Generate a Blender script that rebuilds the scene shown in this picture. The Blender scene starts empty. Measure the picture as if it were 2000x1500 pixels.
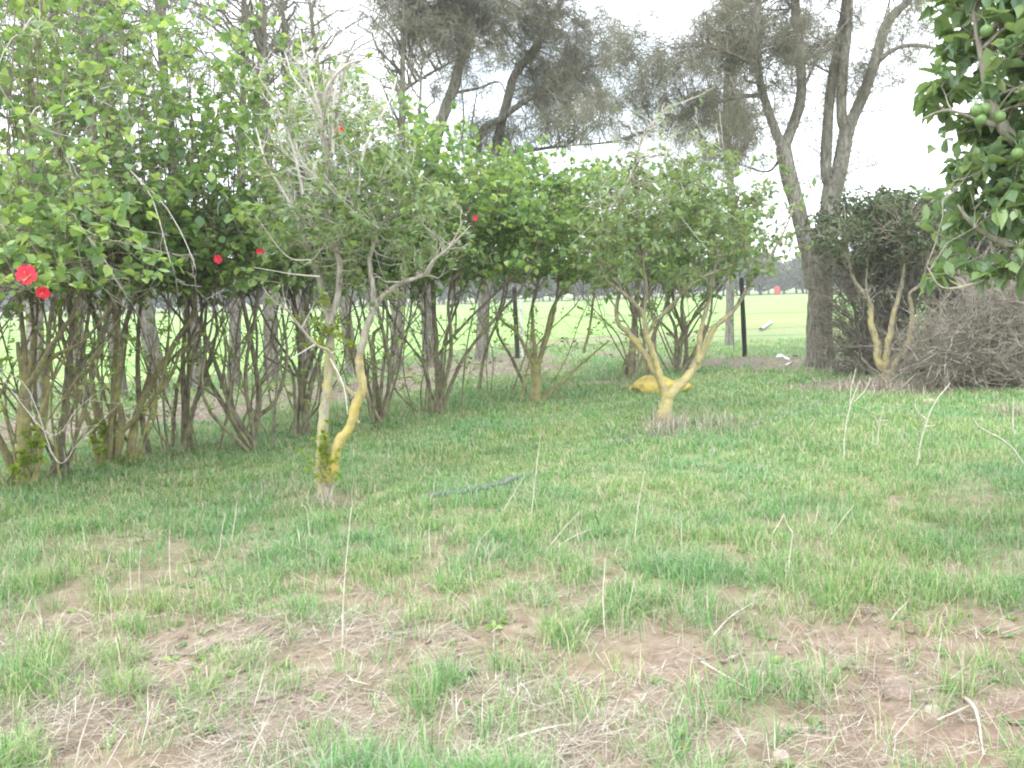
import bpy, math
import numpy as np
from mathutils import Matrix, Vector, kdtree

RS = np.random.default_rng(11)
sc = bpy.context.scene

# ------------------------------------------------------------------ camera
CAM_Z, F_PX, PITCH, ROLL = 1.6, 1730.0, math.atan(178 / 1730.0), math.atan(0.030)
cd = bpy.data.cameras.new('camera'); cam = bpy.data.objects.new('camera', cd)
sc.collection.objects.link(cam); sc.camera = cam
_F = Vector((0, math.cos(PITCH), -math.sin(PITCH))); _U0 = Vector((0, math.sin(PITCH), math.cos(PITCH)))
_R0 = Vector((1, 0, 0))
_R = _R0 * math.cos(ROLL) - _U0 * math.sin(ROLL); _U = _U0 * math.cos(ROLL) + _R0 * math.sin(ROLL)
cam.matrix_world = Matrix(((_R.x, _U.x, -_F.x, 0), (_R.y, _U.y, -_F.y, 0), (_R.z, _U.z, -_F.z, CAM_Z), (0, 0, 0, 1)))
cd.sensor_width = 36.0; cd.lens = 36.0 * F_PX / 2000.0
cd.clip_start = 0.05; cd.clip_end = 3000
cd.dof.use_dof = True; cd.dof.focus_distance = 9.0; cd.dof.aperture_fstop = 14.0

# ------------------------------------------------------------------ world, sun, exposure
SUN_EL, SUN_AZ = math.radians(52), math.radians(205)      # azimuth measured clockwise from +Y
w = bpy.data.worlds.new('World'); sc.world = w; w.use_nodes = True
nt = w.node_tree; nt.nodes.clear()
out = nt.nodes.new('ShaderNodeOutputWorld'); bg = nt.nodes.new('ShaderNodeBackground')
sky = nt.nodes.new('ShaderNodeTexSky'); sky.sky_type = 'NISHITA'; sky.sun_disc = False
sky.sun_elevation = SUN_EL; sky.sun_rotation = SUN_AZ
sky.air_density = 1.0; sky.dust_density = 2.0; sky.ozone_density = 1.0
tc = nt.nodes.new('ShaderNodeTexCoord'); nz = nt.nodes.new('ShaderNodeTexNoise')
nz.inputs['Scale'].default_value = 2.2; nz.inputs['Detail'].default_value = 4
rp = nt.nodes.new('ShaderNodeValToRGB')
rp.color_ramp.elements[0].position = 0.26; rp.color_ramp.elements[0].color = (0, 0, 0, 1)
rp.color_ramp.elements[1].position = 0.48; rp.color_ramp.elements[1].color = (1, 1, 1, 1)
mx = nt.nodes.new('ShaderNodeMixRGB'); mx.inputs['Color2'].default_value = (10.2, 10.9, 11.7, 1)   # bright overcast cloud
nt.links.new(tc.outputs['Generated'], nz.inputs['Vector']); nt.links.new(nz.outputs['Fac'], rp.inputs['Fac'])
nt.links.new(rp.outputs['Color'], mx.inputs['Fac']); nt.links.new(sky.outputs['Color'], mx.inputs['Color1'])
nt.links.new(mx.outputs['Color'], bg.inputs['Color']); bg.inputs['Strength'].default_value = 0.13
nt.links.new(bg.outputs['Background'], out.inputs['Surface'])
sl = bpy.data.lights.new('sun', 'SUN'); sl.energy = 1.0; sl.angle = math.radians(20); sl.color = (1.0, 0.99, 0.97)
sun = bpy.data.objects.new('sun', sl); sc.collection.objects.link(sun)
sdir = Vector((math.sin(SUN_AZ) * math.cos(SUN_EL), math.cos(SUN_AZ) * math.cos(SUN_EL), math.sin(SUN_EL)))
sun.rotation_euler = sdir.to_track_quat('Z', 'Y').to_euler(); sun.location = (0, 0, 30)
sc.view_settings.view_transform = 'Standard'; sc.view_settings.look = 'None'
sc.view_settings.gamma = 1.0; sc.view_settings.exposure = 1.22
sc.cycles.max_bounces = 6; sc.cycles.diffuse_bounces = 4; sc.cycles.transmission_bounces = 4
sc.cycles.filter_width = 2.0; sc.cycles.volume_bounces = 0

# ------------------------------------------------------------------ pixel -> world helpers (photo pixels, 2000 x 1500)
def ray(px, py):
    return _F * F_PX + _R * (px - 1000.0) + _U * (750.0 - py)
def at(px, py, Y):
    d = ray(px, py); return np.array((0, 0, CAM_Z)) + np.array(d) * (Y / d.y)
def gnd(px, py):
    d = ray(px, py); return np.array((0, 0, CAM_Z)) + np.array(d) * (-CAM_Z / d.z)

# ------------------------------------------------------------------ noise and terrain
def _h(ix, iy, iz):
    n = (ix.astype(np.int64) * 374761393 + iy.astype(np.int64) * 668265263 + iz.astype(np.int64) * 2147483647) & 0xffffffff
    n = ((n ^ (n >> 13)) * 1274126177) & 0xffffffff
    return ((n ^ (n >> 16)) & 0xffff) / 65535.0
def vn(P, s=1.0, off=0.0):
    P = np.asarray(P, float) * s + off + 1000.0
    if P.shape[1] == 2: P = np.c_[P, np.full(len(P), 7.5)]
    i = np.floor(P).astype(np.int64); f = P - i; f = f * f * (3 - 2 * f)
    r = 0
    for dx in (0, 1):
        for dy in (0, 1):
            for dz in (0, 1):
                wgt = (f[:, 0] if dx else 1 - f[:, 0]) * (f[:, 1] if dy else 1 - f[:, 1]) * (f[:, 2] if dz else 1 - f[:, 2])
                r = r + wgt * _h(i[:, 0] + dx, i[:, 1] + dy, i[:, 2] + dz)
    return r
def fbm(P, s=1.0, o=3, off=0.0):
    r = 0; a = 1; t = 0
    for k in range(o):
        r = r + a * vn(P, s * 2 ** k, off + 17.3 * k); t += a; a *= .5
    return r / t
def sstep(a, b, x):
    t = np.clip((x - a) / (b - a), 0, 1); return t * t * (3 - 2 * t)

# bare patches of the foreground: (px, py, rx, ry) in photo pixels on the ground -> world ellipses
_bare = [(1600, 1260, 1.0, .42, .95), (1850, 1400, .65, .40, 1), (1400, 1430, .5, .25, .7), (1960, 1230, .35, .3, .9),
         (800, 1270, .40, .28, .85), (1000, 1440, .7, .25, .8), (450, 1260, .45, .35, .8), (420, 1420, .9, .35, .9),
         (740, 1400, .45, .3, .85), (330, 1120, .55, .42, .6), (120, 1090, .6, .55, .65), (50, 1230, .4, .35, .8),
         (1190, 1260, .25, .2, .6), (1830, 975, .5, .3, .7), (1300, 845, .9, .35, .3), (660, 975, .4, .2, .6),
         (1800, 765, 1.6, .5, .35), (150, 1420, .5, .25, .6), (600, 1330, .5, .3, .9), (620, 1460, .7, .3, .9), (240, 1330, .35, .2, .7), (1180, 1480, .6, .25, .9), (1700, 1480, .8, .3, .8)]
_bare = [(gnd(a, b)[0], gnd(a, b)[1], rx * 1.15, ry * 1.15, s) for a, b, rx, ry, s in _bare]
def bare_mask(P):
    n = fbm(P, 3.4, 4, 3.1); m = np.zeros(len(P))
    for cx, cy, rx, ry, s in _bare:
        d = np.sqrt(((P[:, 0] - cx) / rx) ** 2 + ((P[:, 1] - cy) / ry) ** 2) + (n - .5) * 1.8
        m = np.maximum(m, s * (1 - sstep(.65, 1.15, d)))
    near = 1 - sstep(4.2, 7.5, P[:, 1])
    m = np.maximum(m, near * sstep(.52, .62, fbm(P, 3.1, 3, 9.7)) * .9 * (.35 + .65 * (1 - sstep(3.6, 5.5, P[:, 1]))))
    return np.clip(m, 0, 1)
# litter strip under the windbreak and the hedge
_fe = [(-60, 6.0), (-20, 13.5), (-9.7, 17.3), (-4.6, 20.5), (0.6, 28.5), (4.0, 31.5), (10, 33.5), (60, 40.0)]   # near edge of the crop field
def field_edge(x): return np.interp(x, [a for a, b in _fe], [b for a, b in _fe])
_lit = [(gnd(a, b)[0], gnd(a, b)[1], rx, ry) for a, b, rx, ry in
        [(60, 830, 2.2, 1.1), (300, 810, 2.0, 1.2), (520, 780, 2.2, 1.3), (720, 755, 1.8, 1.3), (930, 722, 2.6, 1.8), (1160, 748, 1.0, .5),
         (1000, 700, 1.6, 1.5), (1480, 706, 2.4, 1.3), (1600, 715, 1.8, 1.2), (-200, 860, 3, 1.5), (1850, 750, 3.0, 1.2), (1215, 692, .9, 1.2)]]
def litter_mask(P):
    n = fbm(P, 1.1, 3, 33.1); m = np.zeros(len(P))
    for cx, cy, rx, ry in _lit:
        d = np.sqrt(((P[:, 0] - cx) / rx) ** 2 + ((P[:, 1] - cy) / ry) ** 2) + (n - .5) * .9
        m = np.maximum(m, 1 - sstep(.7, 1.15, d))
    return m
def hz(P):
    P = np.asarray(P, float)[:, :2]
    fade = 1 - sstep(9, 17, P[:, 1]); near = 1 - sstep(5, 9, P[:, 1])
    b = near * bare_mask(P)
    z = (fbm(P, .55, 2, 5) - .5) * .10 * fade + (fbm(P, 2.3, 3, 8) - .5) * .055 * fade
    z += (fbm(P, 9.0, 3, 2) - .5) * .035 * near - b * .018
    z += sstep(.60, .8, vn(P, 14.0, 4)) * .022 * b + (fbm(P, 5.0, 2, 44) - .5) * .05 * b
    return z
def hz1(x, y): return float(hz(np.array([[x, y]]))[0])

# ------------------------------------------------------------------ object helpers
def mesh(name, V, quads=None, tris=None, mat=None, parent=None, smooth=False, attr=None, loc=(0, 0, 0)):
    V = np.ascontiguousarray(V, np.float32)
    fs, st, k = [], [], 0
    if quads is not None and len(quads):
        q = np.asarray(quads, np.int32); fs.append(q.ravel()); st.append(np.full(len(q), 4)); k += len(q)
    if tris is not None and len(tris):
        t = np.asarray(tris, np.int32); fs.append(t.ravel()); st.append(np.full(len(t), 3)); k += len(t)
    li = np.concatenate(fs); tot = np.concatenate(st).astype(np.int32)
    me = bpy.data.meshes.new(name)
    me.vertices.add(len(V)); me.vertices.foreach_set('co', V.ravel())
    me.loops.add(len(li)); me.loops.foreach_set('vertex_index', li)
    me.polygons.add(k)
    starts = np.concatenate([[0], np.cumsum(tot)[:-1]]).astype(np.int32)
    me.polygons.foreach_set('loop_start', starts); me.polygons.foreach_set('loop_total', tot)
    if smooth: me.polygons.foreach_set('use_smooth', np.ones(k, bool))
    for an, av in (attr or {}).items():
        a = me.attributes.new(an, 'FLOAT', 'POINT'); a.data.foreach_set('value', np.ascontiguousarray(av, np.float32))
    me.update(calc_edges=True); me.validate()
    o = bpy.data.objects.new(name, me); sc.collection.objects.link(o)
    if mat: me.materials.append(mat)
    o.location = loc
    if parent is not None: o.parent = parent
    return o
def tag(o, label=None, cat=None, group=None, kind=None):
    if label: o['label'] = label
    if cat: o['category'] = cat
    if group: o['group'] = group
    if kind: o['kind'] = kind
    return o
def thing(name, loc, label, cat, group=None, rz=0):
    o = bpy.data.objects.new(name, None); sc.collection.objects.link(o)
    o.empty_display_size = .1; o.location = tuple(loc); o.rotation_euler = (0, 0, rz)
    return tag(o, label, cat, group)
def norm(v): return v / np.maximum(np.linalg.norm(v, axis=-1, keepdims=True), 1e-9)
def rvec(n): return norm(RS.normal(size=(n, 3)))

def tube_arrays(P, R, sides=6):
    """P (N,K,3), R (N,K) -> verts, quads"""
    N, K, _ = P.shape
    T = np.empty_like(P); T[:, 1:-1] = P[:, 2:] - P[:, :-2]; T[:, 0] = P[:, 1] - P[:, 0]; T[:, -1] = P[:, -1] - P[:, -2]
    T = norm(T)
    D = norm(P[:, -1] - P[:, 0]); ref = np.where(np.abs(D[:, 2:3]) < .9, np.array([[0, 0, 1.]]), np.array([[1., 0, 0]]))[:, None, :]
    A = norm(np.cross(T, np.broadcast_to(ref, T.shape))); B = np.cross(T, A)
    an = np.arange(sides) * 2 * math.pi / sides
    ring = P[:, :, None, :] + R[:, :, None, None] * (np.cos(an)[None, None, :, None] * A[:, :, None, :] + np.sin(an)[None, None, :, None] * B[:, :, None, :])
    V = ring.reshape(-1, 3)
    base = (np.arange(N) * K * sides)[:, None, None]; kk = (np.arange(K - 1) * sides)[None, :, None]; s = np.arange(sides)[None, None, :]
    s2 = (s + 1) % sides
    a = base + kk + s; b = base + kk + s2; c = b + sides; d = a + sides
    Q = np.stack([a, b, c, d], -1).reshape(-1, 4)
    return V, Q
class Geo:
    def __init__(s): s.V = []; s.Q = []; s.T = []; s.n = 0
    def add(s, V, Q=None, T=None):
        if len(V) == 0: return
        s.V.append(V)
        if Q is not None and len(Q): s.Q.append(np.asarray(Q) + s.n)
        if T is not None and len(T): s.T.append(np.asarray(T) + s.n)
        s.n += len(V)
    def tubes(s, P, R, sides=6):
        if len(P): s.add(*tube_arrays(np.asarray(P, float), np.asarray(R, float), sides))
    def build(s, name, mat, parent=None, origin=None, smooth=False, **k):
        V = np.concatenate(s.V)
        if origin is not None: V = V - np.asarray(origin)
        return mesh(name, V, np.concatenate(s.Q) if s.Q else None, np.concatenate(s.T) if s.T else None, mat, parent, smooth, **k)

def smooth_poly(pts, rad, per=5, wob=0.0):
    """Catmull-Rom through the points; returns (K,3),(K,)"""
    P = np.asarray(pts, float); R = np.asarray(rad, float)
    if len(R) == 2 and len(P) > 2: R = np.interp(np.linspace(0, 1, len(P)), [0, 1], R)
    E = np.vstack([2 * P[0] - P[1], P, 2 * P[-1] - P[-2]]); o = []; r = []
    for i in range(len(P) - 1):
        p0, p1, p2, p3 = E[i:i + 4]
        for t in np.linspace(0, 1, per, endpoint=False):
            o.append(.5 * ((2 * p1) + (p2 - p0) * t + (2 * p0 - 5 * p1 + 4 * p2 - p3) * t * t + (3 * p1 - p0 - 3 * p2 + p3) * t ** 3))
            r.append(R[i] + (R[i + 1] - R[i]) * t)
    o.append(P[-1]); r.append(R[-1]); o = np.array(o); r = np.array(r)
    if wob > 0:
        j = RS.normal(size=o.shape) * np.minimum(r, .05)[:, None] * wob; j[0] = 0; o = o + j
        r = r * (1 + RS.uniform(-.12, .12, len(r)) * (1 if r[0] < .07 else .3))
    return o, r

class Tree:
    """skeleton: nodes with radius; stems given as polylines; twigs attached toward target points"""
    def __init__(s): s.P = []; s.R = []; s.wood = Geo(); s.fine = Geo()
    def stem(s, pts, rad, sides=9, per=5, wob=.10, register=True, geo=None):
        P, R = smooth_poly(pts, rad, per, wob)
        if sides == 12: R[:4] = R[:4] * np.array([1.45, 1.22, 1.10, 1.04])     # root flare
        (geo or s.wood).tubes(P[None], R[None], sides)
        if register: s.P.append(P[1:]); s.R.append(R[1:])
        return P, R
    def attach(s, targets, rmax, K=6, wig=.10, sag=0.0, r_tip=.0012, sides=5, register=True, geo=None, up=.3, maxd=None, rfrac=.6, upw=True):
        nodes = np.concatenate(s.P); rad = np.concatenate(s.R)
        kd = kdtree.KDTree(len(nodes))
        for i, p in enumerate(nodes): kd.insert(p, i)
        kd.balance()
        idx = np.array([kd.find(t)[1] for t in targets])
        # prefer a node somewhat nearer the base: step a few nodes back
        idx = np.maximum(0, idx - RS.integers(0, 3, len(idx)))
        A = nodes[idx]; L = np.linalg.norm(targets - A, axis=1)
        ok = L > .02
        if maxd: ok &= L < maxd
        if upw: ok &= (targets[:, 2] - A[:, 2]) > -.25 * L
        A, Bt, L, ra = A[ok], targets[ok], L[ok], rad[idx][ok]
        if len(A) == 0: return np.zeros((0, K, 3)), np.zeros((0, K))
        t = np.linspace(0, 1, K)[None, :, None]
        D = (Bt - A)[:, None, :]
        perp = rvec(len(A)) * (L * wig * 1.6)[:, None]
        bow = perp[:, None, :] * np.sin(math.pi * t) + np.array([0, 0, 1.0]) * (np.sin(math.pi * t) * L[:, None, None] * (up * .25 - sag))
        jit = RS.normal(size=(len(A), K, 3)) * (L * wig * .22)[:, None, None] * np.sin(math.pi * t)
        P = A[:, None, :] + D * t + bow + jit
        r0 = np.minimum(ra * rfrac, np.minimum(rmax, L * .02 + .0015)); r0 = np.maximum(r0, r_tip * 1.2)
        R = r0[:, None] * (1 - t[:, :, 0]) + r_tip * t[:, :, 0]
        (geo or s.wood).tubes(P, R, sides)
        if register: s.P.append(P[:, 1:].reshape(-1, 3)); s.R.append(R[:, 1:].reshape(-1))
        return P, R

LEAF2 = np.array([(0, 0), (.30, .28), (.34, .62), (0, 1), (-.34, .62), (-.30, .28)])      # outline (width, length)
def leaves(P, dirs, size, width=1.0, fold=.22, droop=.15, outline=LEAF2):
    """P (N,3) leaf bases, dirs (N,3) leaf axes, size (N,)"""
    N = len(P); d = norm(dirs)
    up = norm(np.array([0, 0, 1.0]) + rvec(N) * .55)
    side = norm(np.cross(d, up)); nrm = np.cross(side, d)
    x = outline[:, 0] * width; y = outline[:, 1]; z = np.abs(x)[None] * (fold * RS.uniform(-.3, 2.6, (N, 1))) * 2 - (droop * RS.uniform(-.6, 3.0, (N, 1))) * (y * y)[None]
    V = P[:, None, :] + size[:, None, None] * (x[None, :, None] * side[:, None] + y[None, :, None] * d[:, None] + z[:, :, None] * nrm[:, None])
    b = (np.arange(N) * 6)[:, None]
    Q = np.concatenate([b + np.array([0, 1, 2, 3]), b + np.array([0, 3, 4, 5])])
    return V.reshape(-1, 3), Q
def leafy(geo, TP, n_per, size, width, spread=.9, t0=.35, szvar=.35, bias=(0, 0, .25), tipbunch=.5, **k):
    """leaves along twigs TP (N,K,3), n_per each"""
    N, K, _ = TP.shape
    if N == 0: return
    i = np.repeat(np.arange(N), n_per); t = RS.uniform(t0, 1, len(i))
    tip = RS.random(len(i)) < tipbunch; t = np.where(tip, 1 - RS.random(len(i)) * .12, t)
    u = t * (K - 1); a = np.minimum(u.astype(int), K - 2); f = (u - a)[:, None]
    p = TP[i, a] * (1 - f) + TP[i, a + 1] * f; d = norm(TP[i, a + 1] - TP[i, a])
    dr = norm(d * (1 - spread * .6) + rvec(len(i)) * spread + np.array(bias))
    sz = size * (1 + RS.uniform(-szvar * 1.25, szvar, len(i)))
    V, Q = leaves(p, dr, sz, width, **k); geo.add(V, Q)
def in_ellipsoids(E, n, clump=0.0, scale=2.2, off=0.0, zmin=None, shell=0.0, thin=None):
    """n points in a union of ellipsoids (cx,cy,cz,rx,ry,rz[,weight])"""
    E = np.array([list(e) + [1] * (7 - len(e)) for e in E], float)
    vol = E[:, 3] * E[:, 4] * E[:, 5] * E[:, 6]; pr = vol / vol.sum(); res = []; m = 0
    while m < n:
        k = RS.choice(len(E), n, p=pr); d = rvec(n); r = RS.random(n) ** (1 / (3 + 4 * shell))
        lob = .62 + .76 * vn(d * 1.9 + E[k, :3] * .37, 1.0, off)
        p = E[k, :3] + d * (r * lob)[:, None] * E[k, 3:6]
        if thin is not None: _th = 1 - (1 - thin[2]) * sstep(thin[0], thin[1], p[:, 2])
        keep = np.ones(n, bool)
        if clump > 0: keep &= (fbm(p, scale, 2, off) + RS.uniform(-.1, .1, n)) > clump
        if thin is not None: keep &= RS.random(n) < _th
        if zmin is not None: keep &= p[:, 2] > zmin + .25 * (vn(p[:, :2], 1.7, off) - .5)
        res.append(p[keep]); m += keep.sum()
    return np.concatenate(res)[:n]

# ------------------------------------------------------------------ materials
def new_mat(name):
    m = bpy.data.materials.new(name); m.use_nodes = True; n = m.node_tree; n.nodes.clear()
    o = n.nodes.new('ShaderNodeOutputMaterial'); b = n.nodes.new('ShaderNodeBsdfPrincipled')
    n.links.new(b.outputs[0], o.inputs['Surface']); return m, n, o, b
def ramp(n, stops, interp='LINEAR'):
    r = n.nodes.new('ShaderNodeValToRGB'); r.color_ramp.interpolation = interp
    while len(r.color_ramp.elements) < len(stops): r.color_ramp.elements.new(.5)
    for e, (p, c) in zip(r.color_ramp.elements, stops): e.position = p; e.color = (*c, 1)
    return r
def noise(n, scale, detail=4, vec=None, rough=.6):
    t = n.nodes.new('ShaderNodeTexNoise'); t.inputs['Scale'].default_value = scale
    t.inputs['Detail'].default_value = detail; t.inputs['Roughness'].default_value = rough
    c = n.nodes.new('ShaderNodeTexCoord'); n.links.new((vec or c.outputs['Object']), t.inputs['Vector']); return t
def leaf_mat(name, stops, rough=.45, trans=.35, tint=(1.25, 1.2, .6), spec=.4, clump=.35, cscale=3.0):
    m, n, o, b = new_mat(name)
    g = n.nodes.new('ShaderNodeNewGeometry'); r = ramp(n, stops)
    nzt = noise(n, cscale, 2)
    ma = n.nodes.new('ShaderNodeMath'); ma.operation = 'MULTIPLY_ADD'; ma.inputs[1].default_value = 1 - clump
    mb = n.nodes.new('ShaderNodeMath'); mb.operation = 'MULTIPLY'; mb.inputs[1].default_value = clump
    n.links.new(nzt.outputs['Fac'], mb.inputs[0]); n.links.new(g.outputs['Random Per Island'], ma.inputs[0]); n.links.new(mb.outputs[0], ma.inputs[2])
    n.links.new(ma.outputs[0], r.inputs['Fac']); n.links.new(r.outputs['Color'], b.inputs['Base Color'])
    b.inputs['Roughness'].default_value = rough; b.inputs['Specular IOR Level'].default_value = spec
    t = n.nodes.new('ShaderNodeBsdfTranslucent'); mu = n.nodes.new('ShaderNodeMixRGB'); mu.blend_type = 'MULTIPLY'; mu.inputs[0].default_value = 1
    mu.inputs[2].default_value = (*tint, 1); n.links.new(r.outputs['Color'], mu.inputs[1]); n.links.new(mu.outputs[0], t.inputs['Color'])
    x = n.nodes.new('ShaderNodeMixShader'); x.inputs[0].default_value = trans
    n.links.new(b.outputs[0], x.inputs[1]); n.links.new(t.outputs[0], x.inputs[2]); n.links.new(x.outputs[0], o.inputs['Surface'])
    return m
def bark_mat(name, c1, c2, lichen=None, zmax=1.2, amount=.5, scale=14, bump=.6, zlo=0.0):
    m, n, o, b = new_mat(name); c = n.nodes.new('ShaderNodeTexCoord')
    mp = n.nodes.new('ShaderNodeMapping'); mp.inputs['Scale'].default_value = (1, 1, .28); n.links.new(c.outputs['Object'], mp.inputs['Vector'])
    a = noise(n, scale * 2.2, 6, mp.outputs[0], .7); r = ramp(n, [(.30, tuple(v * .45 for v in c1)), (.42, c1), (.66, c2)]); n.links.new(a.outputs['Fac'], r.inputs['Fac'])
    col = r.outputs['Color']
    if lichen:
        a2 = noise(n, 9, 6, rough=.7); sp = n.nodes.new('ShaderNodeSeparateXYZ'); n.links.new(c.outputs['Object'], sp.inputs[0])
        zr = n.nodes.new('ShaderNodeMapRange'); zr.inputs['From Min'].default_value = 0; zr.inputs['From Max'].default_value = zmax * 1.6; n.links.new(sp.outputs['Z'], zr.inputs['Value'])
        mr = ramp(n, [(0, (0, 0, 0)) if zlo > 0 else (0, (1, 1, 1)), (max(.02, zlo / (zmax * 1.6)), (1, 1, 1)), (.55, (.8, .8, .8)), (1, (0, 0, 0))]); n.links.new(zr.outputs[0], mr.inputs['Fac'])
        mq = n.nodes.new('ShaderNodeMath'); mq.operation = 'MULTIPLY_ADD'; mq.inputs[1].default_value = amount + .22; mq.inputs[2].default_value = -.22; n.links.new(mr.outputs[0], mq.inputs[0]); mr = mq
        ad = n.nodes.new('ShaderNodeMath'); ad.operation = 'ADD'; n.links.new(a2.outputs['Fac'], ad.inputs[0]); n.links.new(mr.outputs[0], ad.inputs[1])
        rr = ramp(n, [(.50, (0, 0, 0)), (.80, (.9, .9, .9))]); n.links.new(ad.outputs[0], rr.inputs['Fac'])
        mx = n.nodes.new('ShaderNodeMixRGB'); n.links.new(rr.outputs['Color'], mx.inputs[0]); n.links.new(col, mx.inputs[1]); mx.inputs[2].default_value = (*lichen, 1)
        col = mx.outputs[0]
    n.links.new(col, b.inputs['Base Color']); b.inputs['Roughness'].default_value = .9; b.inputs['Specular IOR Level'].default_value = .2
    bp = n.nodes.new('ShaderNodeBump'); bp.inputs['Strength'].default_value = bump; bp.inputs['Distance'].default_value = .01
    n.links.new(a.outputs['Fac'], bp.inputs['Height']); n.links.new(bp.outputs[0], b.inputs['Normal'])
    return m
def plain(name, c1, c2, scale=20, rough=.8, bump=.2, spec=.3):
    m, n, o, b = new_mat(name); a = noise(n, scale, 5); r = ramp(n, [(.3, c1), (.7, c2)]); n.links.new(a.outputs['Fac'], r.inputs['Fac'])
    n.links.new(r.outputs['Color'], b.inputs['Base Color']); b.inputs['Roughness'].default_value = rough; b.inputs['Specular IOR Level'].default_value = spec
    bp = n.nodes.new('ShaderNodeBump'); bp.inputs['Strength'].default_value = bump; bp.inputs['Distance'].default_value = .01
    n.links.new(a.outputs['Fac'], bp.inputs['Height']); n.links.new(bp.outputs[0], b.inputs['Normal']); return m

M = {}
M['hib'] = leaf_mat('hibiscus_leaf', [(0, (.11, .195, .105)), (.35, (.18, .30, .135)), (.68, (.29, .43, .16)), (.86, (.44, .55, .20)), (1, (.62, .66, .32))], .36, .48)
M['hibold'] = leaf_mat('hibiscus_leaf_yellow', [(0, (.15, .25, .09)), (.5, (.30, .41, .13)), (1, (.55, .58, .22))], .5, .4)
M['shoot'] = leaf_mat('young_shoot_leaf', [(0, (.16, .26, .03)), (.6, (.28, .38, .04)), (1, (.40, .44, .05))], .5, .4)
M['olive'] = leaf_mat('lemon_leaf_dull', [(0, (.13, .20, .12)), (.5, (.23, .33, .165)), (.85, (.33, .41, .19)), (1, (.50, .51, .25))], .42, .45)
M['citrus'] = leaf_mat('orange_leaf', [(0, (.11, .19, .11)), (.5, (.19, .29, .15)), (.88, (.30, .41, .18)), (.96, (.42, .46, .12)), (1, (.58, .54, .12))], .34, .45, spec=.5)
M['needle'] = leaf_mat('sheoak_needle', [(0, (.14, .155, .12)), (.45, (.225, .23, .175)), (.80, (.31, .275, .195)), (1, (.40, .31, .20))], .75, .4, tint=(1, .95, .8), clump=.6, cscale=.9)
M['dull'] = leaf_mat('thicket_leaf', [(0, (.07, .10, .07)), (.6, (.13, .175, .11)), (1, (.24, .29, .17))], .6, .35)
M['dullo'] = leaf_mat('lemon_leaf_dark', [(0, (.06, .09, .06)), (.6, (.12, .16, .10)), (1, (.24, .28, .15))], .5, .38)
M['far'] = leaf_mat('orchard_leaf', [(0, (.09, .12, .08)), (1, (.17, .20, .13))], .7, .3)
M['b_hib'] = bark_mat('hibiscus_bark', (.13, .11, .085), (.28, .24, .19), (.36, .34, .16), 1.4, .10)
M['b_hiby'] = bark_mat('hibiscus_bark_lichen', (.15, .13, .09), (.30, .26, .18), (.42, .38, .15), 1.3, .20)
M['b_lem'] = bark_mat('lemon_bark', (.24, .22, .17), (.42, .39, .32), (.56, .44, .12), 1.05, .32, zlo=.25)
M['b_lem2'] = bark_mat('lemon_bark_pale', (.26, .24, .19), (.46, .43, .37), (.47, .42, .16), 1.35, .20, zlo=.1)
M['b_lem3'] = bark_mat('lemon_bark_tan', (.23, .20, .14), (.41, .37, .28), (.54, .45, .17), 1.2, .21)
M['b_cas'] = bark_mat('sheoak_bark', (.15, .137, .11), (.35, .33, .28), None, scale=9, bump=1.0)
M['twig'] = plain('bleached_twig', (.44, .41, .36), (.70, .67, .61), 30)
M['greytwig'] = plain('grey_bare_twig', (.27, .25, .21), (.50, .47, .41), 30)
M['brown'] = plain('dead_brown_twig', (.15, .13, .10), (.42, .375, .31), 9)
M['straw'] = plain('dry_stalk', (.42, .37, .28), (.68, .63, .53), 30)

def grass_mat():
    m, n, o, b = new_mat('grass_blade'); g = n.nodes.new('ShaderNodeNewGeometry')
    r = ramp(n, [(0, (.12, .26, .095)), (.3, (.19, .365, .125)), (.60, (.285, .47, .17)), (.75, (.40, .54, .24)), (.80, (.52, .48, .34)), (1, (.64, .58, .47))])
    n.links.new(g.outputs['Random Per Island'], r.inputs['Fac'])
    a = noise(n, .8, 3); rr = ramp(n, [(.35, (.80, .96, .92)), (.62, (1.12, 1.02, .92))]); n.links.new(a.outputs['Fac'], rr.inputs['Fac'])
    mu = n.nodes.new('ShaderNodeMixRGB'); mu.blend_type = 'MULTIPLY'; mu.inputs[0].default_value = 1
    n.links.new(r.outputs['Color'], mu.inputs[1]); n.links.new(rr.outputs['Color'], mu.inputs[2])
    n.links.new(mu.outputs[0], b.inputs['Base Color']); b.inputs['Roughness'].default_value = .5; b.inputs['Specular IOR Level'].default_value = .3
    t = n.nodes.new('ShaderNodeBsdfTranslucent'); n.links.new(mu.outputs[0], t.inputs['Color'])
    x = n.nodes.new('ShaderNodeMixShader'); x.inputs[0].default_value = .35
    n.links.new(b.outputs[0], x.inputs[1]); n.links.new(t.outputs[0], x.inputs[2]); n.links.new(x.outputs[0], o.inputs['Surface']); return m
M['grass'] = grass_mat()
def litter_mat():
    m, n, o, b = new_mat('dry_straw'); g = n.nodes.new('ShaderNodeNewGeometry')
    r = ramp(n, [(0, (.18, .14, .10)), (.45, (.35, .29, .22)), (.82, (.54, .48, .38)), (1, (.73, .68, .59))])
    n.links.new(g.outputs['Random Per Island'], r.inputs['Fac']); n.links.new(r.outputs['Color'], b.inputs['Base Color']); b.inputs['Roughness'].default_value = .8; return m
M['litter'] = litter_mat()

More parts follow.
